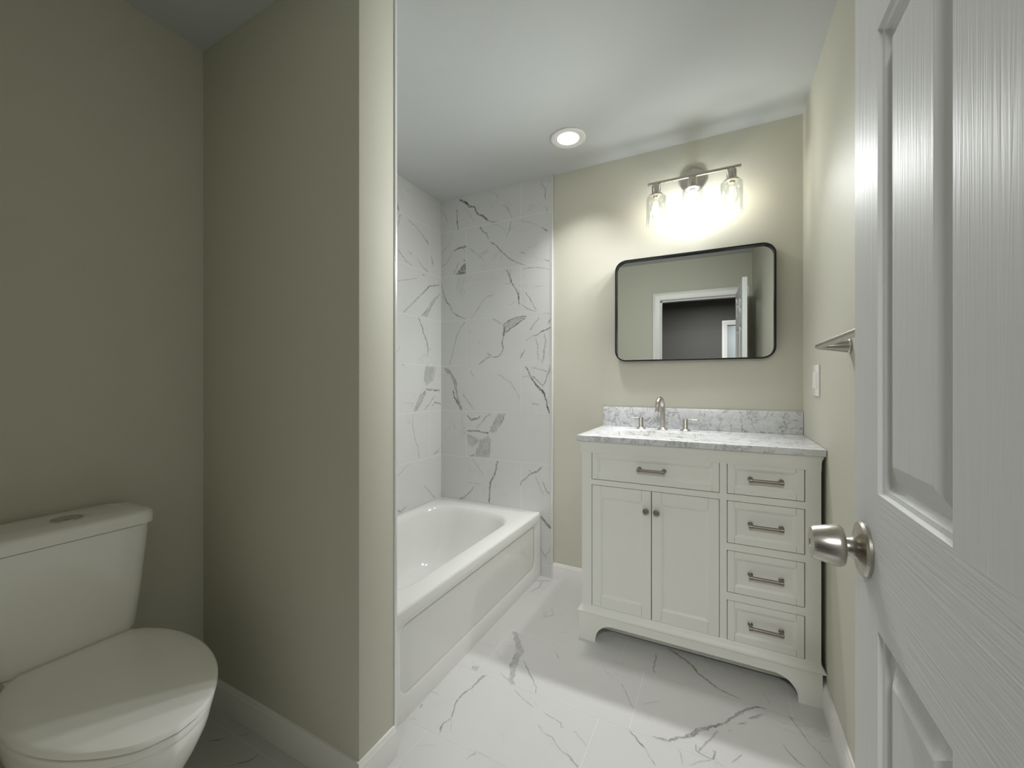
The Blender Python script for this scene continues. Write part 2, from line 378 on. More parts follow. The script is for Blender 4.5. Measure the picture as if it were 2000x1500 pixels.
# ---- veins traced on the tiles, in metres on each surface: (strength, [(a, b, half width in mm), ...])
VEINS_BACK = [
 (0.8,[(-1.592,2.436,3.7),(-1.556,2.414,8.1),(-1.508,2.369,8.1),(-1.477,2.365,2.9),(-1.443,2.304,4.4),(-1.401,2.282,5.8),(-1.363,2.246,3.6)]),
 (0.5,[(-1.363,2.246,1.1),(-1.33,2.233,2.1),(-1.289,2.226,1.4)]),
 (0.35,[(-1.33,2.219,1.4),(-1.277,2.199,1.4),(-1.237,2.167,2.1)]),
 (0.8,[(-1.612,2.373,1.1),(-1.61,2.313,2.2),(-1.603,2.23,3.4)]),
 (0.3,[(-1.734,2.382,1.5),(-1.71,2.354,2.3),(-1.687,2.297,1.5)]),
 (0.3,[(-1.556,2.377,1.1),(-1.512,2.317,1.8),(-1.473,2.266,1.1)]),
 (0.25,[(-1.66,2.285,1.1),(-1.628,2.234,1.1)]),
 (0.25,[(-1.314,2.425,1.4),(-1.298,2.397,2.1),(-1.291,2.375,1.1)]),
 (0.4,[(-1.257,2.332,1.4),(-1.221,2.304,2.4),(-1.202,2.262,2.1),(-1.186,2.228,1.4)]),
 (0.4,[(-1.194,2.215,1.7),(-1.202,2.168,2.8),(-1.225,2.13,2.1),(-1.229,2.11,1.1)]),
 (0.5,[(-0.99,2.44,1.3),(-0.986,2.406,1),(-0.961,2.374,1.7),(-0.958,2.303,2)]),
 (0.3,[(-0.95,2.265,1.3),(-0.954,2.222,2)]),
 (0.3,[(-1.128,2.214,1.4),(-1.105,2.196,2.7),(-1.042,2.174,1.4),(-0.997,2.146,1.3)]),
 (0.5,[(-0.99,2.142,1.3),(-0.954,2.115,3),(-0.94,2.106,1.3)]),
 (0.65,[(-1.43,2.218,5.1),(-1.401,2.181,3.6),(-1.376,2.166,2.9),(-1.363,2.128,1.8)]),
 (0.65,[(-1.343,2.108,2.9),(-1.314,2.088,2.5),(-1.265,2.031,2.5),(-1.217,1.986,2.4),(-1.171,1.955,1.7),(-1.14,1.933,1.4)]),
 (0.5,[(-1.171,1.955,1),(-1.117,1.93,2.1),(-1.086,1.917,1.4)]),
 (0.35,[(-1.53,2.103,1.5),(-1.473,2.058,2.2),(-1.43,2.03,1.4),(-1.388,1.981,1.4)]),
 (0.75,[(-1.646,2.085,1.5),(-1.605,2.1,3),(-1.574,2.106,5.2),(-1.537,2.108,8.9)]),
 (0.6,[(-1.574,2.106,1.5),(-1.537,2.067,1.1)]),
 (0.5,[(-1.651,2.08,1.5),(-1.673,2.049,1.9),(-1.692,2.022,1.5),(-1.71,2.005,1.5),(-1.743,1.996,1.9)]),
 (0.6,[(-1.637,1.928,3.7),(-1.628,1.949,2.2),(-1.605,1.991,1.5),(-1.587,2.019,1.1)]),
 (0.3,[(-1.739,2.078,1.5),(-1.715,2.112,2.3),(-1.673,2.14,1.9),(-1.66,2.202,1.1)]),
 (0.5,[(-1.136,2.007,1),(-1.109,2.001,2.4),(-1.094,1.985,1.7)]),
 (0.25,[(-1.086,2.022,1),(-1.042,2.035,1.4),(-1.005,2.05,1)]),
 (0.2,[(-1.042,1.978,1.4),(-1.012,1.947,1)]),
 (0.5,[(-0.965,1.94,1.7),(-0.932,1.919,2.3)]),
 (0.75,[(-1.233,1.909,3.5),(-1.21,1.876,4.9),(-1.198,1.84,4.9),(-1.19,1.818,2.4),(-1.159,1.773,2.8),(-1.147,1.745,4.8),(-1.14,1.702,3.4),(-1.133,1.681,2.1)]),
 (0.5,[(-1.202,1.91,2.1),(-1.202,1.868,1)]),
 (0.4,[(-1.241,1.817,1.1),(-1.19,1.822,1.7)]),
 (0.4,[(-1.128,1.681,1.4),(-1.086,1.65,2),(-1.027,1.626,1.7)]),
 (0.5,[(-1.098,1.753,1.4),(-1.06,1.712,2.4),(-1.042,1.673,1.4),(-1.019,1.631,1.3)]),
 (0.4,[(-0.968,1.617,1.3),(-0.918,1.604,1.7)]),
 (0.3,[(-1.034,1.784,1),(-1.005,1.779,1.7),(-0.961,1.778,1)]),
 (0.4,[(-1.12,1.9,1.4),(-1.056,1.902,1.7),(-0.983,1.889,1.7),(-0.925,1.872,1.3)]),
 (0.6,[(-1.743,1.872,1.5),(-1.724,1.802,2.3),(-1.697,1.746,3),(-1.664,1.709,2.6),(-1.646,1.678,1.9)]),
 (0.55,[(-1.646,1.67,1.5),(-1.605,1.644,3),(-1.569,1.627,2.2),(-1.543,1.614,1.5)]),
 (0.35,[(-1.314,1.765,1.1),(-1.38,1.75,1.8),(-1.418,1.714,1.8),(-1.439,1.676,2.2),(-1.473,1.645,1.5),(-1.499,1.615,1.1)]),
 (0.25,[(-1.217,1.689,1),(-1.19,1.686,1.4),(-1.171,1.712,1)]),
 (0.8,[(-1.252,1.559,2.7),(-1.211,1.583,2.7),(-1.161,1.6,2.2),(-1.088,1.601,2.2)]),
 (0.8,[(-1.247,1.5,3.2),(-1.211,1.521,3.6),(-1.181,1.541,3.1),(-1.141,1.565,3.1),(-1.097,1.588,2.2)]),
 (0.8,[(-1.252,1.559,4.5),(-1.244,1.536,9),(-1.247,1.5,5.4),(-1.252,1.478,2.3)]),
 (0.6,[(-1.252,1.478,1.8),(-1.262,1.438,3.6),(-1.254,1.41,2.7),(-1.267,1.375,2.7),(-1.288,1.357,2.7),(-1.324,1.351,2.7)]),
 (0.5,[(-1.372,1.374,2.8),(-1.345,1.364,4.6),(-1.388,1.337,2.8),(-1.437,1.308,3.3)]),
 (0.45,[(-1.324,1.351,2.3),(-1.372,1.378,3.2)]),
 (0.4,[(-1.33,1.601,1.8),(-1.298,1.587,3.2),(-1.267,1.566,1.8)]),
 (0.35,[(-1.675,1.311,1.9),(-1.646,1.397,2.4),(-1.611,1.511,2.4),(-1.576,1.566,2.4),(-1.542,1.597,1.9)]),
 (0.25,[(-1.448,1.446,1.4),(-1.42,1.463,1.9)]),
 (0.45,[(-1.064,1.512,2.6),(-1.026,1.562,2.6),(-1.002,1.59,2.6)]),
 (0.65,[(-0.924,1.521,2.5),(-0.969,1.506,3.4),(-1.007,1.483,3),(-1.04,1.476,2.2)]),
 (0.4,[(-1.04,1.476,1.3),(-1.093,1.448,2.2)]),
 (0.6,[(-0.942,1.547,3.4),(-0.924,1.572,2.1)]),
 (0.4,[(-1.026,1.462,1.7),(-1.011,1.418,2.2),(-1.007,1.349,1.7),(-1.011,1.319,1.3)]),
 (0.5,[(-0.969,1.489,1.7),(-0.956,1.441,2.6),(-0.969,1.382,2.6),(-0.974,1.339,2.6),(-0.983,1.305,2.1)]),
 (0.5,[(-1.132,1.339,2.6),(-1.102,1.374,3.5),(-1.097,1.396,1.8)]),
 (0.45,[(-1.717,1.292,3.9),(-1.669,1.253,10.6),(-1.634,1.204,13.4),(-1.622,1.156,10.5),(-1.617,1.109,6.7),(-1.594,1.042,10.5),(-1.576,0.997,8.6)]),
 (0.85,[(-1.648,1.137,1.9),(-1.634,1.089,3.4),(-1.599,1.032,3.3),(-1.576,0.997,3.3)]),
 (0.6,[(-1.717,1.292,2.9),(-1.681,1.243,2.4)]),
 (0.5,[(-1.565,1.109,1.9),(-1.52,1.063,2.8),(-1.497,1.035,1.9),(-1.481,1.002,1.4)]),
 (0.35,[(-1.503,1.265,1.9),(-1.475,1.227,2.8)]),
 (0.35,[(-1.293,1.24,1.8),(-1.252,1.217,2.3),(-1.196,1.185,2.2),(-1.161,1.132,1.8),(-1.136,1.084,1.8)]),
 (0.85,[(-1.093,1.29,2.6),(-1.064,1.233,3.5),(-1.026,1.181,4.3),(-0.969,1.117,6),(-0.956,1.091,4.3),(-0.946,1.04,3.8),(-0.935,0.998,2.6)]),
 (0.6,[(-1.064,1.233,1.7),(-1.016,1.207,2.6),(-0.974,1.159,2.1)]),
 (0.5,[(-0.928,1.296,1.7),(-0.937,1.253,2.6),(-0.96,1.194,2.6),(-0.979,1.159,1.7)]),
 (0.35,[(-1.054,1.285,1.7),(-1.007,1.271,1.7),(-0.937,1.253,1.7)]),
 (0.4,[(-1.122,1.223,1.8),(-1.068,1.23,1.7)]),
 (0.4,[(-1.054,1.055,1.7),(-1.026,1.055,3.5),(-0.997,1.052,1.3)]),
 (0.55,[(-1.534,0.968,4.7),(-1.492,0.938,6.6),(-1.453,0.943,4.7),(-1.42,0.963,2.8)]),
 (0.4,[(-1.459,0.882,1.9),(-1.41,0.926,2.8),(-1.377,0.964,2.8),(-1.345,0.986,2.3)]),
 (0.6,[(-1.24,0.99,2.2),(-1.262,0.932,2.7),(-1.293,0.895,2.3),(-1.314,0.862,2.3)]),
 (0.65,[(-1.534,0.864,3.8),(-1.464,0.863,3.7),(-1.41,0.857,4.6),(-1.361,0.859,4.1)]),
 (0.6,[(-1.42,0.81,2.8),(-1.437,0.767,2.8),(-1.453,0.728,1.9),(-1.459,0.695,1.4)]),
 (0.65,[(-1.293,0.682,3.6),(-1.304,0.631,3.2),(-1.314,0.589,5.5),(-1.345,0.54,3.7),(-1.354,0.488,4.6),(-1.356,0.433,4.6),(-1.356,0.396,1.8)]),
 (0.5,[(-1.599,0.39,3.8),(-1.554,0.408,3.8),(-1.509,0.451,2.8),(-1.475,0.493,1.9)]),
 (0.25,[(-1.531,0.516,1.4),(-1.41,0.514,1.4)]),
 (0.25,[(-1.492,0.678,1.9),(-1.453,0.635,1.9),(-1.399,0.575,1.8)]),
 (0.55,[(-1.127,0.535,3.1),(-1.122,0.564,3.1),(-1.073,0.609,2.6),(-1.045,0.625,3),(-1.011,0.637,3.5),(-0.983,0.665,4.3)]),
 (0.45,[(-1.068,0.644,2.6),(-1.054,0.624,2.2)]),
 (0.3,[(-1.026,0.605,1.7),(-0.974,0.499,2.1)]),
 (0.4,[(-0.979,0.58,1.7),(-0.946,0.52,2.6),(-0.928,0.509,2.6)]),
 (0.25,[(-1.576,0.966,1.4),(-1.559,0.891,1.9),(-1.548,0.844,1.4)]),
 (0.7,[(-0.988,0.367,3.1),(-0.964,0.339,9.4),(-0.937,0.318,7.8),(-0.924,0.299,4.7)]),
 (0.5,[(-0.991,0.171,1.6),(-0.971,0.137,2.4),(-0.95,0.116,1.6)]),
 (0.3,[(-0.927,0.199,1.6),(-0.937,0.159,2.3),(-0.961,0.13,1.6)]),
]
PATCH_BACK = [
 (0.75,[(-1.537,2.001),(-1.569,1.979),(-1.605,1.947),(-1.628,1.919),(-1.537,1.92)]),
 (0.6,[(-1.559,2.019),(-1.55,2.021),(-1.541,2.012),(-1.55,2.006),(-1.559,2.009)]),
 (0.35,[(-1.252,1.559),(-1.211,1.583),(-1.161,1.6),(-1.083,1.603),(-1.102,1.584),(-1.151,1.566),(-1.181,1.541),(-1.221,1.517),(-1.247,1.5)]),
 (0.4,[(-1.24,0.99),(-1.293,0.986),(-1.314,0.948),(-1.345,0.901),(-1.361,0.855),(-1.319,0.862),(-1.293,0.895),(-1.262,0.932)]),
 (0.3,[(-1.534,0.84),(-1.464,0.821),(-1.426,0.805),(-1.486,0.754),(-1.52,0.761)]),
 (0.35,[(-1.42,0.81),(-1.367,0.845),(-1.34,0.81),(-1.345,0.727),(-1.356,0.694),(-1.47,0.691)]),
 (0.5,[(-1.514,0.691),(-1.47,0.691),(-1.475,0.713)]),
]
VEINS_LEFT = [
 (0.75,[(1.844,2.36,1.5),(1.864,2.332,2.9),(1.877,2.296,2.2),(1.89,2.223,3)]),
 (0.45,[(1.906,2.218,3),(1.901,2.179,2.6),(1.877,2.126,1.9)]),
 (0.4,[(1.849,2.395,1.8),(1.875,2.421,2.2)]),
 (0.45,[(1.844,2.019,1.5),(1.896,1.983,2.2),(1.95,1.945,2.3),(2.012,1.927,1.9)]),
 (0.45,[(1.972,2.208,1.5),(2.059,2.18,2.4),(2.157,2.127,3.7),(2.182,2.11,2.5)]),
 (0.4,[(1.972,2.005,1.5),(2.012,1.997,3.1)]),
 (0.4,[(2.053,1.989,1.6),(2.113,1.949,2),(2.176,1.924,2.9)]),
 (0.5,[(2.202,2.046,1.2),(2.222,1.993,4.2),(2.228,1.978,1.7)]),
 (0.5,[(2.113,1.893,3.2),(2.138,1.894,1.6)]),
 (0.3,[(1.854,1.796,1.5),(1.983,1.831,2.3),(2.065,1.861,2)]),
 (0.5,[(1.933,1.616,2.3),(2.006,1.681,3.1),(2.101,1.758,3.2),(2.189,1.832,4.9),(2.228,1.845,4.2),(2.296,1.863,2.6)]),
 (0.5,[(2.303,1.805,2.1),(2.235,1.737,2.5),(2.151,1.621,2)]),
 (0.65,[(2.071,1.609,2),(2.107,1.566,4),(2.119,1.516,3.2),(2.163,1.455,2.9),(2.176,1.382,2.9)]),
 (0.3,[(1.875,1.363,1.5),(1.901,1.409,2.2)]),
 (0.4,[(1.917,1.3,1.5),(1.944,1.293,2.3)]),
 (0.5,[(2.248,1.284,2.1),(2.215,1.191,2.5)]),
 (0.6,[(2.151,1.142,5.7),(2.202,1.137,5.8),(2.296,1.132,4.3)]),
 (0.5,[(2.101,1.119,2),(2.053,1.049,2),(2.032,0.999,2)]),
 (0.45,[(2.138,1.003,2.4),(2.215,1.075,2.5),(2.248,1.099,1.7)]),
 (0.6,[(2.215,1.029,2.5),(2.242,1.053,2.5),(2.31,1.042,4.3)]),
 (0.4,[(2.018,0.989,1.6),(2.02,0.911,1.9),(2.035,0.839,2),(2.065,0.78,2),(2.083,0.696,2.4)]),
 (0.5,[(2.228,0.695,2.5),(2.276,0.709,3.4),(2.303,0.739,1.7)]),
 (0.4,[(1.875,0.617,1.8),(1.95,0.655,2.3),(1.989,0.682,1.5)]),
 (0.4,[(2.132,0.508,2),(2.242,0.4,2.5)]),
 (0.5,[(1.864,0.424,2.2),(1.906,0.397,3),(1.967,0.419,3.1)]),
 (0.25,[(1.939,1.062,1.1),(2.029,1.054,1.6)]),
]
PATCH_LEFT = [
 (0.3,[(2.089,1.612),(2.176,1.694),(2.228,1.761),(2.303,1.805),(2.228,1.719),(2.151,1.621)]),
 (0.35,[(2.144,1.297),(2.248,1.3),(2.215,1.2),(2.151,1.159),(2.125,1.207)]),
 (0.45,[(2.151,1.142),(2.095,1.111),(2.053,1.049),(2.029,0.999),(2.059,1.002),(2.101,1.047),(2.151,1.11)]),
]
VEINS_FLOOR = [
 (0.35,[(-1.003,1.248,0.8),(-0.972,1.256,1),(-0.956,1.252,0.8)]),
 (0.5,[(-0.978,1.17,0.8),(-0.986,1.189,2.4)]),
 (0.55,[(-0.848,1.425,1.1),(-0.858,1.416,3.1),(-0.859,1.381,2.6),(-0.863,1.347,2.1),(-0.874,1.309,2.1),(-0.879,1.27,2),(-0.872,1.239,2),(-0.859,1.207,1.8),(-0.851,1.189,1.5)]),
 (0.5,[(-0.851,1.189,1.5),(-0.861,1.158,1.9),(-0.858,1.135,2.2),(-0.847,1.116,1.1)]),
 (0.3,[(-0.851,1.189,0.8),(-0.83,1.154,0.9),(-0.822,1.138,0.6)]),
 (0.3,[(-0.986,1.112,0.8),(-0.963,1.126,1.2),(-0.952,1.122,0.8)]),
 (0.4,[(-0.945,1.466,2.3),(-0.929,1.466,1.4)]),
 (0.75,[(-0.804,1.577,1.4),(-0.791,1.552,2.1),(-0.786,1.517,3.2),(-0.779,1.499,1.8)]),
 (0.6,[(-0.741,1.435,1.9),(-0.724,1.431,1.3),(-0.744,1.454,1.3)]),
 (0.55,[(-0.757,1.577,0.9),(-0.718,1.537,1.6),(-0.692,1.508,1.8),(-0.664,1.485,1.3),(-0.644,1.459,1.1),(-0.63,1.428,1.7)]),
 (0.35,[(-0.804,1.464,0.9),(-0.768,1.448,1.5),(-0.745,1.433,1.1)]),
 (0.25,[(-0.892,1.58,0.7),(-0.843,1.541,1.2)]),
 (0.2,[(-0.879,1.617,0.7),(-0.842,1.64,1)]),
 (0.4,[(-0.717,1.412,0.8),(-0.663,1.381,1.2),(-0.612,1.364,1.2)]),
 (0.3,[(-0.627,1.397,0.8),(-0.601,1.373,1)]),
 (0.45,[(-0.57,1.361,1),(-0.542,1.353,1.2),(-0.499,1.344,1.5),(-0.492,1.33,1.3),(-0.482,1.335,0.8)]),
 (0.45,[(-0.568,1.301,0.9),(-0.541,1.282,1.1),(-0.507,1.276,1.3),(-0.487,1.258,1.3),(-0.468,1.245,1.1),(-0.44,1.238,1.4),(-0.421,1.226,1.2),(-0.395,1.211,1)]),
 (0.4,[(-0.715,1.078,0.7),(-0.702,1.112,1.4)]),
 (0.2,[(-0.884,1.047,0.5),(-0.83,1.078,0.7)]),
 (0.3,[(-0.75,1.112,0.5),(-0.683,1.117,0.7),(-0.632,1.118,0.7),(-0.588,1.116,0.7)]),
 (0.3,[(-0.8,2.014,1.2),(-0.765,1.947,1.7)]),
 (0.35,[(-0.765,1.947,1.7),(-0.805,1.921,1.1)]),
 (0.3,[(-0.657,1.693,1),(-0.622,1.654,1.9)]),
 (0.2,[(-0.688,1.828,0.8),(-0.648,1.853,1)]),
 (0.3,[(-0.452,1.338,0.7),(-0.427,1.322,0.9)]),
 (0.5,[(-1.008,2.23,1.5),(-0.956,2.263,2.5),(-0.907,2.281,1.5)]),
 (0.45,[(-0.961,2.106,1.4),(-0.943,2.187,2.2),(-0.951,2.237,1.5)]),
 (0.55,[(-0.259,1.881,1.3),(-0.25,1.843,1.8),(-0.254,1.782,2.4),(-0.246,1.748,2.6)]),
 (0.65,[(-0.215,1.941,1.3),(-0.171,1.915,3.1),(-0.141,1.895,4.3),(-0.108,1.866,3.6),(-0.087,1.83,2.9),(-0.055,1.806,3.4),(-0.024,1.783,2.8),(0.011,1.763,1.6),(0.044,1.756,1.6),(0.063,1.75,1.1)]),
 (0.65,[(-0.208,1.433,1.2),(-0.181,1.435,3.8),(-0.155,1.439,4.7),(-0.135,1.464,3.8),(-0.11,1.481,2.4),(-0.1,1.495,7.2),(-0.081,1.52,8.3),(-0.047,1.551,5.9),(-0.021,1.573,4.4),(0.005,1.598,3),(0.033,1.643,3),(0.056,1.676,3.6),(0.084,1.708,3.1),(0.108,1.732,2.1),(0.145,1.747,1.6)]),
 (0.5,[(0.082,1.664,2),(0.105,1.687,3.6),(0.129,1.713,2.1)]),
 (0.5,[(0.047,1.619,1.2),(0.074,1.643,2.5)]),
 (0.45,[(0.018,1.572,1.5),(0.029,1.584,2.4)]),
 (0.4,[(-0.012,1.559,2),(-0.025,1.527,2.4),(-0.045,1.492,1.9),(-0.061,1.455,1.6),(-0.071,1.438,1.4)]),
 (0.5,[(-0.074,1.471,0.9),(-0.073,1.443,1.2),(-0.048,1.433,1.1),(-0.027,1.435,1.8),(-0.022,1.458,1.8),(-0.02,1.47,3.7)]),
 (0.35,[(-0.09,1.376,0.9),(-0.059,1.408,1.1),(-0.027,1.432,0.9)]),
 (0.6,[(-0.282,1.424,1.2),(-0.26,1.407,2.2),(-0.233,1.384,2.3),(-0.22,1.376,1.6)]),
 (0.4,[(-0.22,1.376,0.9),(-0.205,1.347,1.1),(-0.184,1.325,1.3)]),
 (0.35,[(-0.356,1.629,1.1),(-0.317,1.575,1.4),(-0.284,1.523,1)]),
 (0.25,[(-0.258,1.562,1.1),(-0.208,1.603,1.3)]),
 (0.3,[(-0.437,1.678,0.9),(-0.388,1.648,1.2)]),
 (0.35,[(-0.45,1.338,1),(-0.42,1.315,1.2),(-0.392,1.296,0.9)]),
 (0.45,[(-0.453,1.242,1.4),(-0.426,1.233,1.6),(-0.396,1.213,1.3)]),
 (0.35,[(-0.127,1.424,1.2),(-0.117,1.403,1.1),(-0.11,1.368,0.9)]),
 (0.4,[(0.027,1.446,2),(0.037,1.46,1.8),(0.058,1.493,0.9)]),
 (0.45,[(0.212,1.745,2.6),(0.224,1.72,1.8),(0.239,1.685,1.7),(0.253,1.646,1.4),(0.275,1.616,1.1),(0.3,1.573,1.1)]),
 (0.3,[(0.142,1.826,1.1),(0.156,1.775,1.1)]),
 (0.45,[(0.175,1.599,0.9),(0.193,1.571,1.4),(0.212,1.544,1.8),(0.228,1.531,1.5)]),
 (0.7,[(-1.515,0.742,0.9),(-1.491,0.755,1.4),(-1.482,0.764,2),(-1.478,0.774,1.7)]),
 (0.4,[(-1.478,0.774,0.6),(-1.473,0.792,1.2)]),
 (0.5,[(-1.44,0.807,1.2),(-1.428,0.817,1.3),(-1.42,0.827,1.3)]),
 (0.6,[(-1.357,0.724,0.8),(-1.334,0.745,1.2),(-1.316,0.764,1.4),(-1.314,0.792,0.8)]),
 (0.36,[(-0.887,1.733,5.2),(-0.873,1.731,10.4),(-0.848,1.699,11.2),(-0.82,1.669,12.9),(-0.794,1.622,14.9),(-0.79,1.584,14.7),(-0.78,1.528,13.3),(-0.764,1.485,10.7),(-0.746,1.453,9.6),(-0.728,1.429,9)]),
]
PATCH_FLOOR = [
 (0.3,[(-0.924,1.424),(-0.896,1.428),(-0.898,1.46),(-0.93,1.451)]),
]

# ================================================================ THE SETTING
def tiled(name, ab_poly, mapf, nrm, mat, veins, patches, grout, seed, thick, label):
    """a tiled slab: body box, veins and grout as strips of one mesh with a 'vein' attribute"""
    rnd = random.Random(seed)
    bm = bmesh.new()
    lay = bm.loops.layers.float_color.new('vein')
    nrm = Vector(nrm)
    def P(a, b, h=0.0): return Vector(mapf(a, b)) + nrm * h
    def face(ps, cols):
        f = bm.faces.new([bm.verts.new(p) for p in ps])
        f.normal_update()
        if f.normal.dot(nrm) < 0:
            f.normal_flip()
            # after flipping the loop order reverses; match by position
        for l in f.loops:
            k = min(range(len(ps)), key=lambda i: (Vector(ps[i]) - l.vert.co).length_squared)
            l[lay] = cols[k]
    Z = (0, 0, 0, 1)
    for a0, b0, a1, b1 in ab_poly:                   # the body, as boxes
        q = [P(a0, b0), P(a1, b0), P(a1, b1), P(a0, b1)]
        w = [p - nrm * thick for p in q]
        face(q, [Z]*4)
        f = bm.faces.new([bm.verts.new(p) for p in reversed(w)])
        for i in range(4):
            j = (i+1) % 4
            face_pts = [q[i], w[i], w[j], q[j]]
            g = bm.faces.new([bm.verts.new(p) for p in face_pts])
            for l in g.loops: l[lay] = Z
    def inside(a, b): return any(a0 <= a <= a1 and b0 <= b <= b1 for a0, b0, a1, b1 in ab_poly)
    h = 0.00012
    for st, pts in veins:
        h += 0.0000015
        path = []
        for (a0, b0, w0), (a1, b1, w1) in zip(pts[:-1], pts[1:]):
            L = math.hypot(a1-a0, b1-b0); n = max(1, int(L / 0.009))
            for k in range(n):
                t = k / n; path.append([a0+(a1-a0)*t, b0+(b1-b0)*t, w0+(w1-w0)*t])
        path.append(list(pts[-1]))
        N = len(path); off = 0.0; row = []
        for i, (a, b, w) in enumerate(path):
            p = path[max(i-1, 0)]; q = path[min(i+1, N-1)]
            da, db = q[0]-p[0], q[1]-p[1]; L = math.hypot(da, db) or 1
            na, nb = -db/L, da/L
            off = off*0.6 + rnd.gauss(0, 0.0011 + 0.00012*w)
            hw = w*0.001*(rnd.uniform(0.75, 1.35) if w < 6 else rnd.uniform(0.92, 1.12))*(1.25 if w < 4 else 1.0)
            hl = hw*rnd.uniform(0.8, 1.2); hr = hw*rnd.uniform(0.8, 1.2)
            ca, cb = a+na*off, b+nb*off
            s = st*rnd.uniform(0.8, 1.1)*(0.55 if i in (0, N-1) else 1.0)
            row.append((ca, cb, na, nb, hl, hr, s))
        for r0, r1 in zip(row[:-1], row[1:]):
            if not (inside(r0[0], r0[1]) and inside(r1[0], r1[1])): continue
            def ed(r, d): return P(r[0]+r[2]*d, r[1]+r[3]*d, h)
            S0 = (r0[6], 0, 0, 1); S1 = (r1[6], 0, 0, 1)
            K0, K1 = (0.6, 1.5) if r0[4] < 0.006 else (0.88, 1.12)
            # soft skirt outside a solid core
            for sg, w0, w1 in ((1, r0[4], r1[4]), (-1, r0[5], r1[5])):
                face([ed(r0, 0), ed(r0, sg*w0*K0), ed(r1, sg*w1*K0), ed(r1, 0)], [S0, S0, S1, S1])
                face([ed(r0, sg*w0*K0), ed(r0, sg*w0*K1), ed(r1, sg*w1*K1), ed(r1, sg*w1*K0)], [S0, Z, Z, S1])
    for st, pts in patches:
        h = 0.00008
        n = len(pts); ca = sum(p[0] for p in pts)/n; cb = sum(p[1] for p in pts)/n
        rim = []
        for i in range(n):
            (a0, b0), (a1, b1) = pts[i], pts[(i+1) % n]
            for k in range(4):
                t = k/4; j = 0.0 if k == 0 else 0.0022
                rim.append((a0+(a1-a0)*t+rnd.gauss(0, j), b0+(b1-b0)*t+rnd.gauss(0, j)))
        inn = [(ca+(a-ca)*0.82, cb+(b-cb)*0.82) for a, b in rim]
        S = (st, 0, 0, 1); S2 = (st*0.7, 0, 0, 1); m = len(rim)
        for i in range(m):
            j = (i+1) % m
            face([P(*rim[i], h), P(*rim[j], h), P(*inn[j], h), P(*inn[i], h)], [(st*0.25, 0, 0, 1)]*2 + [S]*2)
            face([P(*inn[i], h), P(*inn[j], h), P(ca, cb, h)], [S, S, S2])
    G = (0, 0.45 if name == 'floor' else 0.75, 0, 1); h = 0.0004
    for a0, b0, a1, b1, w in grout:
        if abs(a1-a0) > abs(b1-b0): qs = [(a0, b0-w), (a1, b1-w), (a1, b1+w), (a0, b0+w)]
        else: qs = [(a0-w, b0), (a0+w, b0), (a1+w, b1), (a1-w, b1)]
        face([P(a, b, h) for a, b in qs], [G]*4)
    o = obj(name, bm, mat, keep=True)
    tag(o, label, kind='structure')
    return o

# floor: grout lines every 0.317 m, joints staggered row by row
FX0, FX1, FY0, FY1 = XL - 0.1, XR + 0.1, -0.05, YB + 0.1
gr = []
k = -6
while True:
    y = 1.747 + 0.317*k
    if y > FY1: break
    if y > FY0:
        gr.append((FX0, y, FX1, y, 0.0011))
    x0 = (-0.283 if (k % 2) else -0.388)          # row above this line
    ya, yb = max(y, FY0), min(y+0.317, FY1)
    if yb > FY0:
        j = -4
        while x0 + 0.611*j < FX1:
            if x0 + 0.611*j > FX0: gr.append((x0+0.611*j, ya, x0+0.611*j, yb, 0.0011))
            j += 1
    k += 1
tiled('floor', [(FX0, FY0, FX1, FY1)], lambda a, b: (a, b, 0.0), (0, 0, 1), M['tile_floor'], VEINS_FLOOR, PATCH_FLOOR, gr, 3, 0.1,
      'white marble-look floor tile with grey veins')

rows = [0.0689 + 0.3084*i for i in range(0, 9)]
gr = []
for i, z in enumerate(rows):
    if z < HC: gr.append((XL, z, XTE, z, 0.0010))
    x0 = -1.535 if (i % 2 == 0) else -1.124
    zt = min(z + 0.3084, HC)
    if z < HC:
        for xx in (x0, x0 - 0.61, x0 + 0.61):
            if XL < xx < XTE - 0.01: gr.append((xx, z, xx, zt, 0.0012))
tiled('wall_tub_back', [(XL, 0.0, XTE, HC)], lambda a, b: (a, YB - 0.010, b), (0, -1, 0), M['tile_wall'], VEINS_BACK, PATCH_BACK, gr, 5, 0.0098,
      'marble-look tiled wall behind the end of the bathtub')
gr = []
for i, z in enumerate(rows):
    if z < HC:
        gr.append((YP2, z, YB - 0.01, z, 0.0010))
        y0 = 2.187 if (i % 2 == 0) else 1.88
        zt = min(z + 0.3084, HC)
        for yy in (y0, y0 - 0.61, y0 - 1.22):
            if yy > YP2: gr.append((yy, z, yy, zt, 0.0012))
tiled('wall_tub_left', [(YP2 + 0.0005, 0.0, YB - 0.0102, HC)], lambda a, b: (XL + 0.010, a, b), (1, 0, 0), M['tile_wall'], VEINS_LEFT, PATCH_LEFT, gr, 7, 0.0098,
      'marble-look tiled wall along the long side of the bathtub')
gr = []
for i, z in enumerate(rows):
    if z < HC:
        gr.append((XL + 0.01, z, XP, z, 0.0010))
        for xx in ((-1.2, ) if i % 2 else (-1.5,)): gr.append((xx, z, xx, min(z+0.3084, HC), 0.0012))
tiled('wall_tub_front', [(XL + 0.0102, 0.0, XP - 0.0002, HC)], lambda a, b: (a, YP2 + 0.010, b), (0, 1, 0), M['tile_wall'], [], [], gr, 9, 0.0098,
      'marble-look tiled wall on the tub side of the partition')

